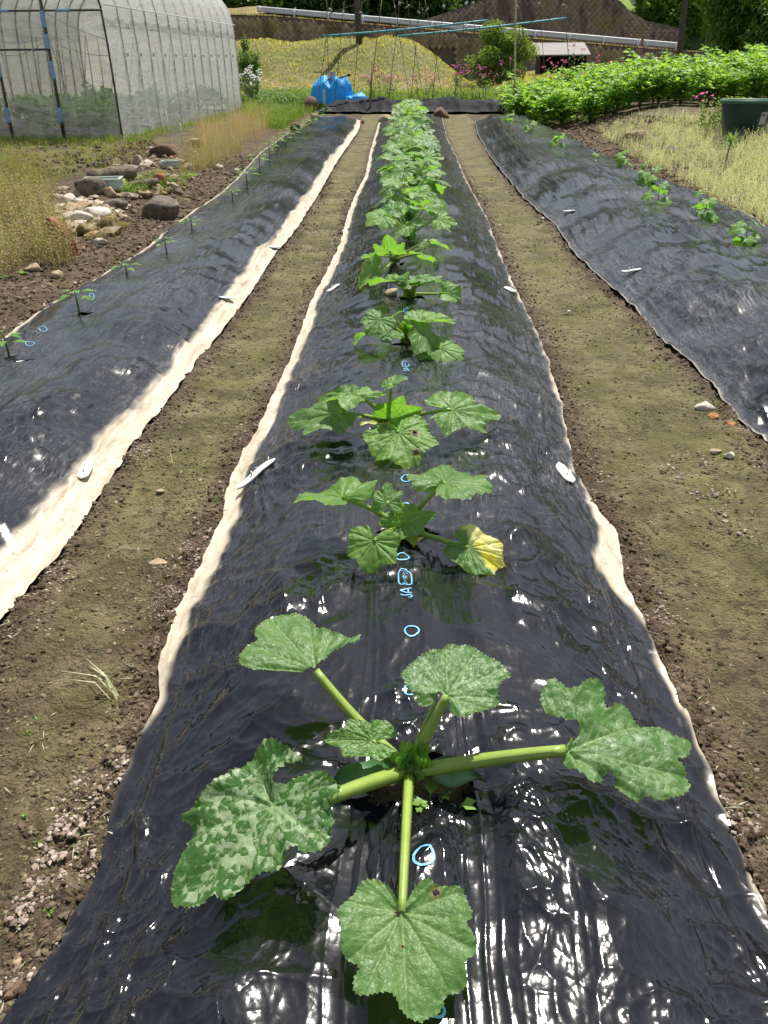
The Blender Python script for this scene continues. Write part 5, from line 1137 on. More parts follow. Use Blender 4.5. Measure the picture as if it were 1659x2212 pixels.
# ------------------------------------------------------------------ trees
M_BARK = simple('bark', (.11, .085, .06), (.05, .038, .028), .9, 12, .8, .02)
def crown_cards(c, R_, n, L, W, nclump=14, gap=.5, seed=0, lo=-.6):
    rs = np.random.RandomState(seed); d = nrm(rs.normal(size=(nclump, 3))); d[:, 2] = np.abs(d[:, 2])*1.3+lo*rs.rand(nclump); cc = np.array(c)+d*np.array(R_)*rs.uniform(.35, .9, (nclump, 1))
    k = rs.randint(0, nclump, n); rr = np.array(R_)*gap*rs.uniform(.6, 1.1, (nclump, 1))
    q = nrm(rs.normal(size=(n, 3))); P = cc[k]+q*rr[k]*(rs.rand(n, 1)**.45)
    D = q+rs.normal(size=(n, 3))*.7; D[:, 2] -= .25; N = rs.normal(size=(n, 3))*.6+[0, -.1, 1]
    base = rs.rand(nclump); rnd = np.clip(base[k]*.5+.5*rs.rand(n), 0, 1)
    return leafcards(P, D, N, L*rs.uniform(.6, 1.3, n), W, .3, rnd), cc
def tree(base, H, R_, mat, label, n=4000, L=.3, W=.16, trunk=.14, nclump=16, gap=.5, seed=0, group=None, cat='tree', name='tree', lo=-.6, ch=.62):
    base = np.array(base, float); t = thing(name, label, cat, base, group); c = base+[0, 0, H*ch]
    (V, F, A), cc = crown_cards(c, R_, n, L, W, nclump, gap, seed, lo); part('crown', V, F, mat, t, False, {'rnd': A})
    mb = MB(); mb.tube([base-[0, 0, .3], base+[.05, 0, H*.3], c+[0, 0, R_[2]*.2]], [trunk, trunk*.75, trunk*.3], 8)
    for q in cc[:9]: mb.tube(bez(base+[0, 0, H*random.uniform(.25, .45)], (base+[0, 0, H*.5]+q)/2, q, 5), np.linspace(trunk*.45, trunk*.1, 5), 5)
    mbpart(mb, 'trunk', M_BARK, t); return t
M_FOR = leafmat('forest_leaf', [(.035, .075, .016), (.07, .135, .026), (.11, .20, .04)], .3, .6, .3)
M_BRI = leafmat('bright_leaf', [(.07, .15, .022), (.13, .25, .035), (.21, .34, .055)], .4, .55, .3)
M_SPIR = leafmat('acacia_leaf', [(.10, .17, .03), (.17, .26, .05), (.25, .34, .085)], .45, .55, .3)
k = 0
for px, Yt, H, Rr, mt, lab in [(1425, 80.5, 5, (3.2, 2, 2.6), M_BRI, 'low bright green tree just above the grass slope'), (1478, 80.5, 4.5, (2.5, 2, 2.4), M_BRI, 'low bright tree between the grass slope and the dark pole'), (520, 82, 10, (5, 4, 4.5), M_FOR, 'dark tree behind the guardrail, nearest the greenhouse'), (640, 84, 11, (5, 4, 5), M_FOR, 'dark tree left of the utility pole'), (760, 83, 10, (5, 4, 4.5), M_FOR, 'dark tree straight behind the utility pole'), (870, 85, 11, (5, 4, 5), M_FOR, 'dark tree where the upper wall begins'), (960, 92, 13, (6, 4, 5.5), M_FOR, 'tall dark tree behind the upper wall'),
                               (400, 84, 10, (6, 4, 5), M_BRI, 'light green tree above the greenhouse roof'), (1400, 92, 8, (5, 4, 4), M_BRI, 'bright green tree over the grass slope'), (1500, 88, 8, (5, 4, 4), M_BRI, 'bright tree behind the dark pole'), (1320, 98, 12, (5, 4, 5), M_FOR, 'shaded tree on the slope top'), (1640, 90, 12, (6, 4, 5.5), M_FOR, 'tall tree at the right end of the road')]:
    q = atY(px, 0, Yt); z0 = float(hill_h(np.array(q[0]), np.array(Yt)))-.5; z0 = min(z0, 6.5); tree((q[0], Yt, z0), H, Rr, mt, lab, 6500, .55, .34, .28, 24, .5, 40+k, 'trees on the hillside', lo=-2.2, ch=.34); k += 1
def forest():
    A = []; rs = np.random.RandomState(5)
    for i in range(70):
        x = rs.uniform(-110, 130); y = rs.uniform(98, 190); z = float(hill_h(np.array(x), np.array(y))); A.append(crown_cards((x, y, z+4), (6, 5, 5), 1300, 1.5, .9, 12, .5, 600+i)[0])
    return merge(A)
stuff('far_wood', forest(), M_FOR, 'dense wood covering the hillside')
# big dark shrub tree at the right
q = atY(1600, 150, 36.0)
tree((q[0]+.1, 36, .9), 5.4, (1.9, 1.8, 2.7), M_DARKG, 'large dark shrubby tree with willow-like leaves behind the potatoes', 26000, .28, .085, .12, 46, .42, 71, lo=-1.8, ch=.5)
tree((atY(1720, 150, 34.0)[0], 34, .9), 4.6, (1.9, 1.7, 2.2), M_DARKG, 'second dark shrub at the right frame edge', 14000, .26, .08, .1, 34, .42, 72, lo=-1.8, ch=.5)
(V, F, A), _c = crown_cards((q[0]+.4, 34.3, 3.6), (1.8, .5, 1.6), 900, .30, .07, 16, .32, 73); link('highlight_sprays', mesh_np('highlight_sprays', V, F, {'rnd': A}, False), M_BRI, label='lighter-coloured leafy sprays painting sun highlights on the front of the dark shrub', kind='stuff')  # sun highlights of the shrub, put in as leaves of a lighter colour
# round light tree in front of the wall
q = atY(1085, 170, 52.0); tree((q[0], 52, 0), 3.3, (1.9, 1.6, 1.45), M_SPIR, 'round light green tree in front of the retaining wall', 17000, .17, .09, .06, 44, .30, 81, lo=-1.7, ch=.56)
q = atY(535, 160, 36.0); tree((q[0], 36, 0), 2.3, (.55, .5, 1.1), M_DARKG, 'dark green bush just behind the greenhouse corner', 2600, .11, .06, .05, 16, .4, 82, name='bush', cat='bush', lo=-1.2, ch=.5)
# ------------------------------------------------------------------ poles
M_POLE = simple('dark_pole', (.075, .065, .055), (.045, .04, .035), .8, 5)
def upole(px0, px1, py1, Y, r, label, top=9.0):
    a = atY(px1, py1, Y); b = atY(px0, 0, Y); d = (b-a)/(b[2]-a[2]); g = float(rise(np.array(a[0]), np.array(Y)))-.3
    mb = MB(); p0 = a+d*(g-a[2]); p1 = a+d*(top-a[2]); mb.tube(np.linspace(p0, p1, 5), np.linspace(r*1.15, r*.85, 5), 12); t = thing('utility_pole', label, 'pole', p0, 'utility poles'); mbpart(mb, 'shaft', M_POLE, t)
    mb = MB(); mb.tube([p1-[0, 0, .4]+[-.7, 0, 0], p1-[0, 0, .4]+[.7, 0, 0]], .05, 6); mbpart(mb, 'cross_arm', M_POLE, t)
upole(771, 776, 92, 56, .17, 'dark utility pole rising behind the bean poles'); upole(1480, 1467, 124, 50, .15, 'dark utility pole in front of the right end of the guardrail')
# ------------------------------------------------------------------ small shed
M_TIN = simple('grey_tin', (.24, .22, .20), (.17, .155, .14), .7, 1.5, .1); M_DKW = simple('dark_boards', (.05, .036, .026), (.025, .02, .015), .9, 5)
a = atY(1163, 160, 54.); b = atY(1262, 165, 54.); sx = b[0]-a[0]; shed = thing('shed', 'low dark shed with a tilted grey metal roof against the wall', 'shed', ((a[0]+b[0])/2, 54, 0))
zf = atY(1200, 118, 54.)[2]; zt = atY(1200, 92, 55.6)[2]; cxs = (a[0]+b[0])/2
mb = MB(); V = np.array([[a[0]-.25, 53.4, zf], [b[0]+.15, 53.4, zf], [b[0]+.15, 55.8, zt], [a[0]-.25, 55.8, zt]]); mb.add(np.concatenate([V, V-[0, 0, .07]]), None, [[0, 1, 2, 3], [7, 6, 5, 4], [0, 4, 5, 1], [1, 5, 6, 2], [2, 6, 7, 3], [3, 7, 4, 0]]); mbpart(mb, 'roof', M_TIN, shed, False)
for nm, c_, s_ in [('back_wall', (cxs, 55.5, zf*.5), (sx, .06, zf)), ('side_wall', (a[0]+.05, 54.6, zf*.5), (.06, 1.7, zf)), ('side_wall', (b[0]-.05, 54.6, zf*.5), (.06, 1.7, zf)), ('front_panel', (cxs+.3, 53.8, .35), (sx*.7, .05, .75))]:
    mb = MB(); mb.box(c_, s_); mbpart(mb, nm, M_TIN if nm == 'front_panel' else M_DKW, shed, False)
for i in range(3): mb = MB(); mb.box((a[0]+.2+i*(sx-.4)/2, 53.7, zf*.5), (.08, .08, zf)); mbpart(mb, 'post', M_DKW, shed, False)
# ------------------------------------------------------------------ far cross bed
X_, Y_ = np.meshgrid(np.linspace(-3.0, 4.4, 200), np.linspace(0, 1, 36)); yb = 28.6-.10*X_+.1*gn(X_*2, 0*X_, 5); W_ = 1.7
Z_ = rise(X_, yb)+.32*sst(0, .45, Y_)*sst(1, .6, Y_)*(1+.25*gn(X_*.9, Y_, 9))*sst(-3.0, -2.2, X_)*sst(4.4, 3.8, X_)+.02+.10*pw(X_*2.2, Y_*3+X_, 7, .1)+.035*pw(X_*6, Y_*7+X_*3, 8, .1)
link('mulch_film', mesh_np('mulch_film', np.stack([X_.ravel(), (yb+Y_*W_).ravel(), Z_.ravel()], 1), grid_faces(200, 36), {'dust': 0*X_+.5, 'cream': 0*X_}), simple('dull_black_film', (.030, .031, .036), (.013, .014, .016), .8, 6, .3, .02, .12), label='black film over the low bed crossing the far ends of the rows', cat='plastic mulch')
# ------------------------------------------------------------------ bean poles and blue pipes
M_STK = simple('stake_brown', (.20, .14, .075), (.09, .06, .035), .8, 20); M_BAM = simple('pale_bamboo', (.55, .49, .36), (.42, .36, .25), .6, 8); M_OLDP = simple('old_wood', (.17, .13, .09), (.10, .08, .055), .85, 12); M_TIE = simple('white_tie', (.7, .7, .68), None, .6)
def ZZ(x, y): return (466.3+.3472*x, .3472*y)
def Z3(x, y): return (1014.9+.3882*x, .3882*y)
stk = [(ZZ(625, 650), ZZ(716, 40), 30.0), (ZZ(735, 650), ZZ(793, 55), 30.0), (ZZ(848, 560), ZZ(905, 60), 31.0), (ZZ(1065, 690), ZZ(1145, 0), 30.4), (ZZ(1210, 575), ZZ(1110, 20), 31.4), (ZZ(1212, 560), ZZ(1265, 60), 31.4), (ZZ(1300, 550), ZZ(1190, 20), 31.4), (ZZ(1340, 600), ZZ(1420, 20), 30.4), (ZZ(1420, 560), ZZ(1310, 40), 31.4), (ZZ(1480, 640), ZZ(1560, 0), 30.4), (Z3(62, 540), Z3(15, 0), 30.4), (Z3(318, 420), Z3(262, 20), 31.4), (Z3(445, 400), Z3(385, 0), 31.4), (Z3(585, 465), Z3(520, 10), 30.4), (ZZ(700, 560), ZZ(690, 60), 31.4), (Z3(95, 430), Z3(90, 150), 31.6), (Z3(180, 440), Z3(188, 160), 31.6)]
for i, (b_, t_, Y) in enumerate(stk):
    B = atY(b_[0], b_[1], Y); T = atY(t_[0], t_[1], Y+.25); B[2] = min(B[2], .25); T = B+(T-B)*1.08; t = thing('garden_stake', 'thin brown garden stake of the bean trellis', 'stake', B, 'thin brown stakes of the bean trellis')
    mb = MB(); mb.tube(np.linspace(B-[0, 0, .1], T, 9)+np.random.normal(0, .006, (9, 3)), .0095, 7); mbpart(mb, 'rod', M_STK, t)
    q = B+(T-B)*.9; mb = MB()
    for k in range(5): 
        d = nrm(np.random.normal(size=3))*.07; mb.tube([q-d, q+d*.3, q+d+[0, 0, -.03]], [.004, .009, .002], 5)
    mbpart(mb, 'tie', M_TIE, t)
B = atY(*ZZ(957, 715), 29.0); B[2] = 0; T = atY(*ZZ(1035, -20), 30.2); M2 = atY(*ZZ(970, 430), 29.3)
t = thing('garden_post', 'thick weathered wooden post at the end of the left furrow', 'post', B); mb = MB(); mb.tube(np.linspace(B-[0, 0, .2], M2, 4), [.035, .034, .03, .024], 8); mbpart(mb, 'post_base', M_OLDP, t); mb = MB(); mb.tube(np.linspace(M2-[0, .03, .3], T, 6), .012, 7); mbpart(mb, 'rod', M_STK, t)
B = atY(*Z3(255, 462), 26.0); T = atY(*Z3(258, -30), 26.); B[2] -= .5
t = thing('bamboo_pole', 'tall pale bamboo pole in front of the potato plants', 'pole', B); mb = MB()
for k in range(9):
    p0 = B+(T-B)*k/9; p1 = B+(T-B)*(k+.97)/9; mb.tube([p0, p0+(p1-p0)*.02, p1-(p1-p0)*.02, p1], [.030, .027, .027, .030], 10)
mbpart(mb, 'culm', M_BAM, t)
M_PIPE = simple('turquoise_pipe', (.10, .40, .44), (.07, .30, .35), .45, 6, .1)
def pipe(p0, p1, Y, label):
    a = atY(*p0, Y); b = atY(*p1, Y+.15); t = thing('pipe', label, 'pipe', a, 'turquoise pipes of the bean trellis'); mb = MB(); mb.tube(np.linspace(a, b, 12)+np.array([[0, 0, -.03*math.sin(i/11*3.14)] for i in range(12)]), .030, 12); mbpart(mb, 'tube', M_PIPE, t)
    for k in range(1, 10): 
        q = a+(b-a)*(k/10+random.uniform(-.02, .02)); mb = MB(); mb.tube([q-(b-a)*.002, q+(b-a)*.002], .037, 10); mbpart(mb, 'tie', M_DKW, t)
pipe((697, 78), (1053, 44), 30.2, 'left turquoise pipe tied across the stakes'); pipe((859, 78), (1223, 39), 31.2, 'right turquoise pipe tied across the stakes')
mb = MB(); mb.tube([atY(*ZZ(705, 85), 31), atY(*ZZ(945, 0), 31.1), atY(*ZZ(1030, -30), 31.1)], .012, 6); mbobj(mb, 'garden_stake', M_STK, 'thin slanting rod tied across the left stakes', 'stake')
# ------------------------------------------------------------------ blue tarpaulin over a heap
M_TARP = NM('blue_tarpaulin'); _n = M_TARP.noise(M_TARP.coord(), 5, 4); M_TARP.set(M_TARP.ramp(_n, [(.3, (.015, .36, .78)), (.7, (.04, .52, .95))]), .38, M_TARP.bump(M_TARP.noise(M_TARP.coord((2, 2, 6)), 6, 4), .5, .05), .5); M_TARP.translucent((.04, .45, .95), .3); M_TARP = M_TARP.m
def tarp(c, rx, ry, H, seed, label, skirt=.15):
    n = 72; m = 26; th, s = np.meshgrid(np.linspace(0, 2*np.pi, n), np.linspace(0, 1, m)); rr = np.sin(s*np.pi/2)**.75
    fold = .20*s**2*(np.abs(gn(th*1.9, 0*s, seed))*2-.7)+.10*s**3*gn(th*4, s*2, seed)
    x = np.cos(th)*rx*(rr+fold*.5); y = np.sin(th)*ry*(rr+fold*.5); z = H*(1-s**3.5*.95)*(1+.15*gn(x*3, y*3, seed))*(1-.35*pw(x*2.2+5, y*2.2+s, seed+1))+.10*pw(x*5, y*5+s*2, seed+4)
    z = z+skirt*s**3*np.maximum(gn(th*1.7, 0*th, seed+3), 0)*2
    V = np.stack([x.ravel(), y.ravel(), z.ravel()], 1); return link('tarpaulin', mesh_np('tarpaulin', V, grid_faces(n, m)), M_TARP, loc=tuple(c), label=label, cat='tarpaulin', group='blue tarpaulins covering the heap')
def z_0(x): return 0*x
g1 = atY(718, 215, 31.6); tarp((g1[0], 31.6, .12), .70, .5, .88, 3, 'taller blue tarpaulin draped over a heap, bucket on top', .35)
g2 = atY(765, 217, 31.4); tarp((g2[0]+.05, 31.4, 0), .56, .4, .45, 8, 'lower blue tarpaulin trailing to the right', .2)
mb = MB(); q = atY(718, 166, 31.6); mb.tube([q-[0, 0, .30], q+[0, 0, .02], q+[0, 0, .13], q+[0, 0, .15]], [.10, .10, .10, .11], 16); mbobj(mb, 'bucket', simple('grey_bucket', (.42, .43, .42), (.33, .34, .34), .5, 5), 'grey cylinder standing on the blue tarpaulin', 'bucket')
mb = MB(); q = atY(732, 169, 31.5); mb.tube([q, q+np.array([.33, 0, .09])], .02, 8); mb.tube([q+np.array([.32, 0, .07]), q+np.array([.38, 0, .12])], [.05, .045], 10); mbobj(mb, 'tool', M_DKW, 'dark-headed tool lying over the tarpaulin', 'tool')
mb = MB(); q = atY(697, 176, 31.4); mb.tube([q, q+np.array([.22, .1, .05])], [.035, .03], 8); mbobj(mb, 'log', M_OLDP, 'short brown log pressed on the tarpaulin', 'log')
mb = MB(); q = atY(700, 200, 30.6); mb.box(q-[0, 0, .12], (.05, .03, .42), 0, None); mbobj(mb, 'board', M_WHITE, 'narrow white board leaning below the tarpaulin', 'board', smooth=False)
# ------------------------------------------------------------------ flowering plants at the back
M_PINK = simple('pink_flower', (.62, .04, .28), (.50, .03, .20), .6, 30); M_WFL = simple('white_flower', (.75, .75, .70), (.65, .65, .6), .6, 30); M_SILV = leafmat('silver_leaf', [(.13, .18, .09), (.20, .26, .14), (.10, .17, .04)], .35, .7, .2)
def flowerplant(px, py, Y, h, n, mat, lab, group, fr=.035, spread=.25, dens=60):
    q = atY(px, py, Y); g = float(rise(np.array(q[0]), np.array(Y))); z1_ = q[2]; h = max(z1_-g, .35); b = np.array([q[0], Y, g]); t = thing('flower_plant', lab, 'flower', b, group); mb = MB(); fl = MB(); C = []
    for i in range(n):
        tip = b+[random.gauss(0, spread), random.gauss(0, .15), h*random.uniform(.72, 1.0)]; pts = bez(b, b+[0, 0, h*.5], tip, 5); mb.tube(pts, [.008, .007, .006, .005, .004], 5)
        for _ in range(int(dens/n)): p_ = pts[random.randrange(1, 4)]; C.append(p_+np.random.normal(0, .05, 3))
        for k in range(3):
            c = tip+np.random.normal(0, .05, 3); a = np.linspace(0, 6.283, 8)[:-1]; V = [c+[0, 0, .01]]+[c+np.array([math.cos(u), math.sin(u)*.8, .25*math.sin(u*2)])*fr for u in a]; fl.add(V, [[0, i_+1, (i_+1) % 7+1] for i_ in range(7)])
            fl.add(np.array(V)*[1, 1, 1]+[0, -.004, 0]+(np.array([[0, 0, 0]]+[[0, 0, fr*math.cos(u)-fr*.3] for u in a])), [[0, i_+1, (i_+1) % 7+1] for i_ in range(7)])
    mbpart(mb, 'stem', M_SILV, t); mbpart(fl, 'blossom', mat, t, False); C = np.array(C); n_ = len(C)
    V, F, A = leafcards(C, np.random.normal(size=(n_, 3))+[0, 0, .4], np.random.normal(size=(n_, 3)), .10, .04); part('foliage', V, F, M_SILV, t, False, {'rnd': A})
G1 = 'pink flowering plants behind the cross bed'; i = 0
for px, py, Y in [(808, 148, 33), (822, 142, 34), (838, 146, 33), (850, 156, 34), (905, 160, 34), (922, 158, 33), (940, 162, 34), (984, 132, 33), (992, 128, 34), (1000, 142, 33), (1024, 146, 33.5), (1048, 142, 33), (1052, 158, 34), (1104, 128, 33)]: flowerplant(px, py, Y, 1, 4, M_PINK, 'tall silvery stemmed plant with pink blossoms behind the cross bed', G1)
G2 = 'pink flowering plants in front of the block wall'
for px, py, Y in [(1178, 162, 33), (1200, 120, 34), (1216, 128, 33), (1244, 92, 34), (1272, 148, 34), (1280, 120, 34), (1335, 134, 35), (1375, 102, 35), (1412, 124, 35), (1342, 122, 36)]: flowerplant(px, py, Y, 1, 3, M_PINK, 'tall pink blossomed stalks standing before the block wall', G2, .04)
G3 = 'white flower heads among the potatoes'
for px, py, Y in [(1378, 120, 30), (1420, 140, 29), (1325, 158, 29), (1380, 130, 30.5), (1484, 127, 31)]: flowerplant(px, py, Y, 1, 2, M_WFL, 'white round blossoms showing above the potato plants', G3, .055, .05, 30)
for px, py, Y in [(528, 140, 33), (540, 150, 33.5), (550, 146, 34), (535, 162, 33)]: flowerplant(px, py, Y, 1, 7, M_WFL, 'bushy plant with white daisy flowers by the far greenhouse corner', 'white daisies by the greenhouse', .045, .2, 200)
flowerplant(1518, 222, 19.5, .5, 2, M_PINK, 'two bright magenta blossoms in front of the potato bed', None, .045, .06, 20)
stuff('back_weeds', weedy(np.array([[random.uniform(-5, 6), random.uniform(32, 37), 0] for _ in range(420)]), 8, .12, .5, .09, .04, .008, .4, .1), M_GRASS, 'mixed green weeds under the flowers at the back')
stuff('back_leaves', weedy(np.array([[random.uniform(-6.2, -3.0), random.uniform(31, 40), 0] for _ in range(220)]), 9, .15, .42, .10, .05, .008, .5, .1), M_DARKG, 'dark leafy weeds behind the greenhouse corner')
n = 14000; GXs = np.random.uniform(-18, 8, n); GYs = np.random.uniform(44, 60, n); stuff('bank_grass', blades(np.stack([GXs, GYs, rise(GXs, GYs)], 1), .16, .05, .8*np.random.rand(n)), leafmat('bank_grass', [(.33, .37, .11), (.46, .46, .17), (.54, .47, .25)], .4, .8, .1), 'short sunlit grass on the bank')
# ------------------------------------------------------------------ potato plants
M_POT = leafmat('potato_leaf', [(.10, .22, .025), (.17, .34, .04), (.25, .44, .06), (.33, .52, .09)], .45, .5, .35)
def potato_proto(seed):
    rs = np.random.RandomState(seed); stems = MB(); C = []; D = []; 
    for i in range(12):
        a = rs.uniform(0, 6.28); tip = np.array([math.cos(a)*rs.uniform(.1, .36), math.sin(a)*rs.uniform(.1, .36), rs.uniform(.35, .80)]); P = bez([0, 0, 0], [tip[0]*.3, tip[1]*.3, tip[2]*.7], tip, 6); stems.tube(P, np.linspace(.010, .004, 6), 5)
        for k in range(7):
            p = P[0]+0; t = rs.uniform(.2, 1); idx = t*5; j = min(4, int(idx)); p = P[j]+(P[j+1]-P[j])*(idx-j); a2 = rs.uniform(0, 6.28); d = np.array([math.cos(a2), math.sin(a2), .25])
            for q in range(5): C.append(p+d*(.035+.035*q)+rs.normal(0, .008, 3)); s_ = (1 if q % 2 else -1)*(0 if q == 4 else 1); D.append(d*.6+np.array([-d[1], d[0], 0])*s_+[0, 0, rs.uniform(-.3, .2)])
    n = len(C); V, F, A = leafcards(C, D, rs.normal(size=(n, 3))*.35+[0, 0, 1], .125*rs.uniform(.7, 1.25, n), .085, .25)
    m1 = mesh_np('foliage', V, F, {'rnd': A}, False); m1.materials.append(M_POT); V, F, A = stems.get(); m2 = mesh_np('stems', V, F, A); m2.materials.append(M_SILV); return m1, m2
PP = [potato_proto(900+i) for i in range(4)]
for r_ in range(7):
    for c_ in range(20):
        x = 2.6+c_*.55+random.uniform(-.12, .12)+r_*.12; y = 22.6+r_*1.15+random.uniform(-.15, .15)-.06*c_
        if x < 3.0 and r_ < 2: continue
        if x > 13.2: continue
        m1, m2 = PP[random.randrange(4)]; z = float(rise(np.array(x), np.array(y)))-.02
        front = r_ == 0; lab = 'leafy potato plant in the front row of the potato field' if front else 'leafy potato plant in the rows behind the front one'
        t = thing('potato_plant', lab, 'potato plant', (x, y, z), 'front row of potato plants' if front else 'back rows of potato plants'); t.rotation_euler.z = random.uniform(0, 6.28); s = random.uniform(1.05, 1.35); t.scale = (s, s, s*random.uniform(.9, 1.1))
        for nm, mm in (('foliage', m1), ('stems', m2)): o = bpy.data.objects.new(nm, mm); COL.objects.link(o); o.parent = t
# ------------------------------------------------------------------ green tub and lily
M_TUB = simple('dark_green_plastic', (.016, .042, .033), (.011, .030, .025), .42, 3, .05)
q = atg(1625, 300); zc = np.dot(q-[0, 0, CAMZ], fw); rT = 62*zc/FPX; tub = thing('planter_tub', 'large dark green plastic tub with a small label at the right edge', 'tub', q+[0, rT, 0]); c = np.array(tub.location)
Ht = 72*zc/FPX*1.02; mb = MB(); th = np.linspace(0, 2*np.pi, 49)[:-1]
prof = [(.72, 0), (.74, .02), (.97, .90), (.97, .91), (1.04, .92), (1.05, 1.0), (1.0, 1.01), (.95, .99), (.94, .90), (.72, .05), (.001, .05)]
V = np.array([[c[0]+math.cos(t_)*rT*.92*r_, c[1]+math.sin(t_)*rT*.92*r_, c[2]+Ht*z_] for r_, z_ in prof for t_ in th]); i = np.arange(len(prof)*48).reshape(len(prof), 48); F = np.stack([i[:-1], np.roll(i, -1, 1)[:-1], np.roll(i, -1, 1)[1:], i[1:]], -1).reshape(-1, 4)
part('body', V[:4*48], F[:3*48], M_TUB, tub); b_ = 3*48; part('rim', V[b_:b_+5*48], F[3*48:7*48]-b_, simple('green_rim', (.05, .15, .10), (.04, .12, .08), .4, 3), tub); part('inside', V[7*48:], F[7*48:]-7*48, M_TUB, tub)
aL = -1.12; lab_V = []; 
for u in np.linspace(-.17, .17, 7):
    for z_ in (.36, .70): rr = rT*.92*(.74+(.97-.74)*(z_-.02)/.88)+.004; lab_V.append([c[0]+math.cos(aL+u)*rr, c[1]+math.sin(aL+u)*rr, c[2]+Ht*z_])
part('label', lab_V, grid_faces(2, 7), simple('sticker', (.48, .50, .48), (.36, .38, .36), .5, 4), tub, label='small pale sticker with a dark round spot')
mb = MB(); rr = rT*.93*(.74+(.97-.74)*(.60)/.88)+.008; cc_ = np.array([c[0]+math.cos(aL-.06)*rr, c[1]+math.sin(aL-.06)*rr, c[2]+Ht*.62]); tg = np.array([-math.sin(aL), math.cos(aL), 0])
Vd = [cc_]+[cc_+tg*math.cos(t_)*.022+np.array([0, 0, 1])*math.sin(t_)*.022 for t_ in np.linspace(0, 6.283, 13)[:-1]]; mb.add(Vd, [[0, k+1, (k+1) % 12+1] for k in range(12)]); mbpart(mb, 'label_spot', M_DKW, tub)
stuff('tub_herbs', weedy(np.array([[c[0]+random.uniform(-.3, .4), c[1]+random.uniform(.7, 1.2), c[2]] for _ in range(24)]), 6, .08, .45, .07, .04), M_GRASS, 'green herbs behind the tub')
q = atg(1562, 372); t = thing('lily_plant', 'bright green lily shoot with a whorled top among the pale weeds', 'lily', q); H = .42; mb = MB(); mb.tube(np.linspace(q, q+[.03, 0, H], 5), [.010, .009, .008, .007, .005], 7); mbpart(mb, 'stem', M_DARKG, t)
C = []; D = []; 
for k in range(90): f = k/89; a = k*2.4; C.append(q+[.03*f, 0, H*(.15+.85*f)]); D.append([math.cos(a), math.sin(a), -.1+1.3*f**3])
V, F, A = leafcards(C[:60], D[:60], np.tile([0, 0, 1.], (60, 1)), .11, .016); part('leaf_whorl', V, F, M_DARKG, t, False, {'rnd': A})
V, F, A = leafcards(C[60:], D[60:], np.tile([0, 0, 1.], (30, 1)), .15, .026); part('leaf_whorl', V, F, M_BRI, t, False, {'rnd': A}, label='bright green top whorl')
q = atg(1500, 352); mb = MB(); mb.box(q+[.5, .2, .06], (.2, .12, .1), .3); mbobj(mb, 'brick', simple('red_brick', (.30, .10, .06), (.2, .07, .04), .8), 'red brick half hidden in the pale weeds by the tub', 'brick', smooth=False)
# ------------------------------------------------------------------ odds and ends on the rock heap
M_TRAY = simple('pale_green_plastic', (.46, .54, .48), (.36, .42, .38), .5, 8)
def tray(px, py, w_, l_, h_, rot, label):
    c = atg(px, py)+[0, 0, .02]; t = thing('plastic_tray', label, 'tray', c, 'pale plastic trays on the rock heap'); cr, sr = math.cos(rot), math.sin(rot); Rm = lambda x, y: np.array([x*cr-y*sr, x*sr+y*cr, 0])
    mb = MB(); mb.box(c+[0, 0, .008], (w_, l_, .012), rot); mbpart(mb, 'bottom', M_TRAY, t, False)
    for s_ in (-1, 1):
        mb = MB(); mb.box(c+Rm(0, s_*l_/2)+[0, 0, h_/2+.01], (w_+.02, .014, h_), rot); mb.box(c+Rm(0, s_*(l_/2+.012))+[0, 0, h_+.014], (w_+.05, .030, .012), rot); mbpart(mb, 'side', M_TRAY, t, False)
        mb = MB(); mb.box(c+Rm(s_*w_/2, 0)+[0, 0, h_/2+.01], (.014, l_-.03, h_), rot); mb.box(c+Rm(s_*(w_/2+.012), 0)+[0, 0, h_+.014], (.030, l_-.04, .012), rot); mbpart(mb, 'end', M_TRAY, t, False)
tray(226, 413, .36, .24, .10, .15, 'upturned pale green tray beside the rounded boulder'); tray(372, 362, .26, .16, .07, .5, 'small pale green tray at the back of the rock heap')
M_LOG = simple('grey_wood', (.26, .21, .15), (.10, .075, .05), .9, 14, .9, .02)
def logp(px, py, L, r, rot, label): 
    c = atg(px, py)+[0, 0, r]; d = np.array([math.cos(rot), math.sin(rot), .08])*L/2; mb = MB(); P = np.linspace(c-d, c+d, 9)+np.random.normal(0, r*.08, (9, 3)); mb.tube(P, r*np.array([.8, 1, 1.05, .95, 1, .9, 1, .9, .7]), 10, .06); mbobj(mb, 'log', M_LOG, label, 'log')
logp(244, 395, .55, .09, .5, 'broken grey-brown log at the back of the heap'); logp(262, 380, .35, .06, 1.3, 'short split log above the tray'); logp(310, 405, .35, .045, .6, 'grey weathered wood strip in front of the trays')
c = atg(146, 552); n = 14; M_TERRA = simple('terracotta', (.36, .11, .065), (.26, .085, .05), .75, 10, .2)
A_, B_ = np.meshgrid(np.linspace(0, 1, n), np.linspace(-1, 1, 9)); hh = .34; wv = .11*np.sqrt(np.clip(1-(A_*.98)**3, 0, 1)); X = c[0]-.04+B_*wv-.10*A_**2; Zp = c[2]-.03+A_*hh; Yp = c[1]+.05*B_**2+.05*A_
V1 = np.stack([X.ravel(), Yp.ravel(), Zp.ravel()], 1); V2 = V1+[0.0, .02, 0]; Fg = grid_faces(n, 9); link('pot_shard', mesh_np('pot_shard', np.concatenate([V1, V2])-c, np.concatenate([Fg, Fg[:, ::-1]+len(V1)])), M_TERRA, loc=tuple(c), label='curved red clay shard standing in front of the dry weeds', cat='pot shard')
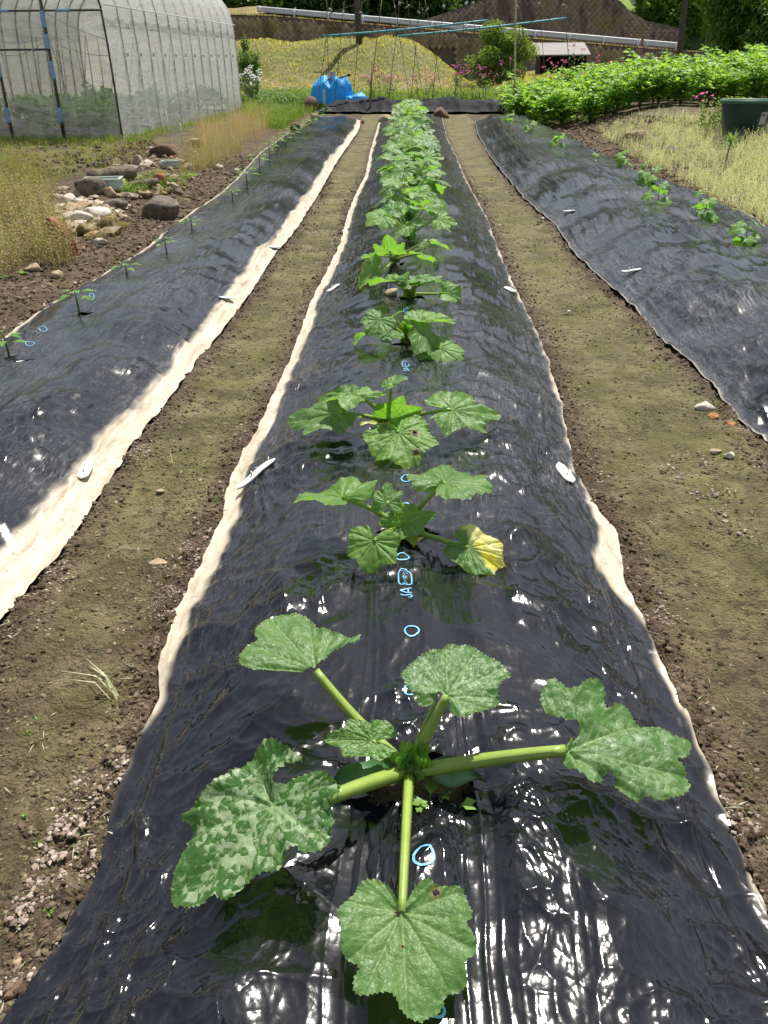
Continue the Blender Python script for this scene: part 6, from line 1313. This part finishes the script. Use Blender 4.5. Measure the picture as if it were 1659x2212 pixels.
# bright broad-leaved weeds near the heap
for px, py, lab, s in [(405, 385, 'yellow-green broad-leaved weed on the rock heap', .16), (452, 300, 'bright green dock leaf beside the clear sheet', .16), (8, 602, 'small bright weed at the left frame edge', .07), (50, 592, 'single bright leaf under the dry weeds', .06)]:
    q = atg(px, py); n = 7; a = np.random.rand(n)*6.28; t = thing('broad_leaved_weed', lab, 'weed', q); V, F, A = leafcards(np.tile(q, (n, 1)), np.stack([np.cos(a), np.sin(a), .35+.3*np.random.rand(n)], 1), np.tile([0, 0, 1.], (n, 1)), s, s*.45, .3); part('leaf', V, F, leafmat('lime_leaf', [(.25, .38, .05), (.42, .50, .10)], .4) if px == 405 else M_BRI, t, True, {'rnd': A})

G_ = {}
for o in bpy.data.objects:
    if o.parent is None and 'group' in o.keys(): G_.setdefault(o['group'], []).append(o)
rank(G_['front row of potato plants'], 'leafy potato plant, %s from the left in the front row')
rank(G_['thin brown stakes of the bean trellis'], 'thin brown stake, %s from the left in the bean trellis')
rank(G1_ := G_[G1], '%s pink blossomed plant from the left behind the black cross bed'); rank(G_[G2], '%s pink blossomed stalk from the left before the block wall')
rank(G_['white daisies by the greenhouse'], '%s white daisy bush from the left by the far greenhouse corner'); rank(G_[G3], '%s white round-flowered plant from the left among the potatoes')
# ------------------------------------------------------------------ greenhouse
N0 = at(265, 300, 0); F0_ = at(522, 237, 0); ax = nrm((F0_-N0)); Lg = float(np.linalg.norm(F0_-N0)); lat = np.array([-ax[1], ax[0], 0.0])   # to the left
Wg = 5.4; HS = 2.0
def sec(t):  # cross-section, t 0..1 from the right foot over the top to the left foot
    pts = np.array([[0, 0], [.01, .8], [.03, 1.7], [.07, 2.5], [.18, 2.95], [.48, 3.35], [1.0, 3.7], [1.8, 4.0], [2.7, 4.1]]); pts = np.concatenate([pts, (pts[:-1]*[-1, 1]+[5.4, 0])[::-1]])
    d = np.concatenate([[0], np.cumsum(np.hypot(*np.diff(pts, axis=0).T))]); d /= d[-1]; return np.stack([np.interp(t, d, pts[:, 0]), np.interp(t, d, pts[:, 1])], -1)
def gp(s, a, z): return N0+ax*s+lat*a+np.array([0, 0, z])
M_PIP = simple('grey_steel_tube', (.09, .085, .075), (.05, .045, .04), .6, 10); M_TAPE = simple('blue_tape', (.28, .44, .66), (.20, .34, .56), .5, 12)
def mat_cover(name, opac, col):
    m = NM(name); co = m.world(); f = m.noise(m.world((1.2, .8, 4)), 1.6, 4, .6, 1.2); f2 = m.noise(m.world((2, 2, .6)), 3, 4, .6)
    m.set(col, .30, m.bump(f, .5, .03), .6)
    tp_ = m.n('ShaderNodeBsdfTransparent'); tp_.inputs[0].default_value = (.97, .97, .96, 1); tr = m.n('ShaderNodeBsdfTranslucent'); tr.inputs[0].default_value = (*col, 1)
    a = m.n('ShaderNodeMixShader'); a.inputs[0].default_value = .45; m.l(m.p.outputs[0], a.inputs[1]); m.l(tr.outputs[0], a.inputs[2])
    fac = m.math('ADD', m.math('MULTIPLY', m.ramp(f, [(.38, 0.0), (.62, 1.0)]), .30), opac); fac = m.math('ADD', fac, m.math('MULTIPLY', f2, .12), True)
    mx = m.n('ShaderNodeMixShader'); m.l(fac, mx.inputs[0]); m.l(tp_.outputs[0], mx.inputs[1]); m.l(a.outputs[0], mx.inputs[2]); m.l(mx.outputs[0], m.out.inputs[0]); return m.m
M_COV = mat_cover('greenhouse_cover', .54, (.78, .78, .75)); M_END = mat_cover('greenhouse_end_sheet', .24, (.55, .55, .51))
gh = thing('greenhouse', 'plastic tunnel greenhouse with blue-taped end posts at the upper left', 'greenhouse', N0)
nr = 14
for k in range(nr):
    s = Lg*k/(nr-1)*(1 if k else 0); t = np.linspace(0, 1, 34); S_ = sec(t); mb = MB(); mb.tube([gp(s, a, z) for a, z in S_], .022, 7); mbpart(mb, 'rib', M_PIP, gh)
for t_ in (.30*.62, .5, 1-.30*.62):
    a, z = sec(np.array([t_]))[0]; mb = MB(); mb.tube([gp(0, a+.03, z-.03), gp(Lg, a+.03, z-.03)], .014, 7); mbpart(mb, 'purlin', M_PIP, gh)
ns, ntt = 260, 70
T_, S2_ = np.meshgrid(np.linspace(0, 1, ntt), np.linspace(0, 1, ns)); P = sec(T_); kk = S2_*(nr-1); sagm = np.sin(np.pi*(kk % 1))
out = .02+.012*gn(S2_*60, T_*8, 3)-.018*sagm; nrmx = np.cos(np.pi*T_)
Pts = N0[None, None]+ax*(S2_*Lg)[..., None]+lat*(P[..., 0]-nrmx*out)[..., None]+np.array([0, 0, 1])*(P[..., 1]+np.sin(np.pi*T_)*out)[..., None]
part('cover_film', Pts.reshape(-1, 3), grid_faces(ntt, ns), M_COV, gh)
for nm, s, mt in (('end_film', -.01, M_END), ('end_film', Lg+.01, M_COV)):
    t = np.linspace(0, 1, 41); S_ = sec(t); V = []; nz_ = 24
    for a, z in S_:
        for j in range(nz_): zz = z*j/(nz_-1); V.append(gp(s+.018*float(gn(np.array(a*3), np.array(zz*2), 5))-.01*math.sin(a*3.1), a, zz))
    part(nm, V, grid_faces(nz_, 41), mt, gh)
M_CLIP = simple('white_clip', (.75, .75, .72), None, .5)
for k in range(1, nr-1):
    mb = MB(); mb.box(gp(Lg*k/(nr-1)+.05, -.04, 1.62), (.05, .05, .07), 0); mbpart(mb, 'clip', M_CLIP, gh, False)
mb = MB(); mb.tube([gp(0, .0, 2.52), gp(Lg, .0, 2.52)], .012, 6); mbpart(mb, 'cord', M_CLIP, gh)
# end frame posts and rails (measured)
def gfront(px, z): # point on end plane at photo column px on the ground line
    d = ray(px, 300+(px-265)*-.03); n_ = np.array([0, 0, CAMZ]); den = np.dot(d, ax); t = np.dot(N0-n_, ax)/den; q = n_+d*t; return np.array([q[0], q[1], z])
for px, lab in ((142, 'right door post'), (32, 'left door post'), (-70, 'outer post')):
    q = gfront(px, 0)-ax*.03; h = 3.3; mb = MB(); mb.tube([q, q+[0, 0, h]], .026, 8); mbpart(mb, 'end_post', M_PIP, gh)
    mb = MB(); mb.tube([q+[-.05, .05, 0], q+[-.05, .05, h]], .018, 8); mbpart(mb, 'end_post', M_PIP, gh)
    for z0, z1 in ((.35, .62), (1.18, 1.5), (1.75, 2.0), (2.12, 2.42)):
        if px == 32 and z0 > 1.6: continue
        zz = z0+random.uniform(-.03, .03); mb = MB(); mb.tube([q+[-.02, .0, zz], q+[-.02, 0, zz+.04], q+[-.02, 0, z1-.03], q+[-.02, 0, z1]], [.046, .050, .047, .051], 10); mbpart(mb, 'blue_tape', M_TAPE, gh)
for (pa, pb, z) in ((-70, 142, 1.72), (-70, 262, 2.42)):
    a, b = gfront(pa, z)-ax*.04, gfront(pb, z)-ax*.04; mb = MB(); mb.tube([a, b], .02, 8); mbpart(mb, 'end_rail', M_PIP, gh)
    if z > 2: 
        for f in (.35, .72): q = a+(b-a)*f; mb = MB(); mb.tube([q, q+(b-a)*.09], .027, 8); mbpart(mb, 'blue_tape', M_TAPE, gh)
# gathered folds of the sheet and cords
mb = MB()
for (p0, z0, p1, z1, sg) in ((20, 1.95, 140, 1.95, .22), (20, 1.7, 140, 1.9, .35), (34, .95, 142, .45, .15), (34, .6, 142, .3, .12), (145, 2.4, 262, 1.9, .1), (142, 1.9, 262, 1.6, .15)):
    a, b = gfront(p0, z0)-ax*.06, gfront(p1, z1)-ax*.06; mb.tube(bez(a, (a+b)/2-np.array([0, 0, sg]), b, 9), .007, 5)
mbpart(mb, 'cord', simple('pale_cord', (.55, .53, .46), None, .6), gh)
# dark soil inside
q = [gp(.1, .1, .03), gp(.1, 5.3, .03), gp(Lg-.1, 5.3, .03), gp(Lg-.1, .1, .03)]; part('soil_floor', q, [[0, 1, 2, 3]], simple('dark_soil', (.06, .042, .03), (.03, .02, .015), .95, 6), gh, kind='stuff')
# plants and stakes inside
M_TOM = leafmat('tomato_leaf', [(.07, .18, .025), (.13, .29, .04), (.19, .36, .06)], .35, .5, .3)
for k in range(22):
    s = .7+(k//3)*1.45+random.uniform(-.1, .1); a = .7+(k % 3)*1.5+random.uniform(-.15, .15); q = gp(s, a, 0); t = thing('tomato_plant', 'leafy green plant growing in rows inside the greenhouse', 'plant', q, 'plants growing inside the greenhouse')
    (V, F, A), cc = crown_cards(q+[0, 0, .42], (.42, .42, .36), 420, .13, .07, 9, .5, 700+k, -.8); part('foliage', V, F, M_TOM, t, False, {'rnd': A}); mb = MB(); mb.tube([q, q+[0, 0, .7]], .012, 6); mbpart(mb, 'stem', M_DARKG, t)
for k in range(24):
    s = .5+(k//4)*1.6+random.uniform(-.2, .2); a = .6+(k % 4)*.95+random.uniform(-.15, .15); q = gp(s, a, 0); d = np.array([random.uniform(-.22, .22), random.uniform(-.1, .1), 1.0])*2.0; mb = MB(); mb.tube([q, q+d], .011, 6); mbobj(mb, 'plant_stake', M_STK, 'thin plant stake leaning among the greenhouse plants', 'stake', 'stakes inside the greenhouse')
# small clear sheet standing in the grass
M_CLR = mat_cover('clear_sheet', .18, (.55, .55, .52)); a = atg(368, 318); b = atg(395, 315); zt_ = 66*np.dot(a-[0, 0, CAMZ], fw)/FPX*1.1
t = thing('clear_sheet', 'small clear plastic sheet on two thin rods in front of the greenhouse', 'plastic sheet', a)
for q, h in ((a, zt_), (b, zt_*.62)): mb = MB(); mb.tube([q, q+[0, 0, h]], .006, 6); mbpart(mb, 'rod', M_WHITE, t)
V = [a+[.01, 0, .02], b+[-.01, 0, .02], b+[-.01, 0, zt_*.6], a+[.01, 0, zt_*.98]]; part('sheet', V, [[0, 1, 2, 3]], M_CLR, t)
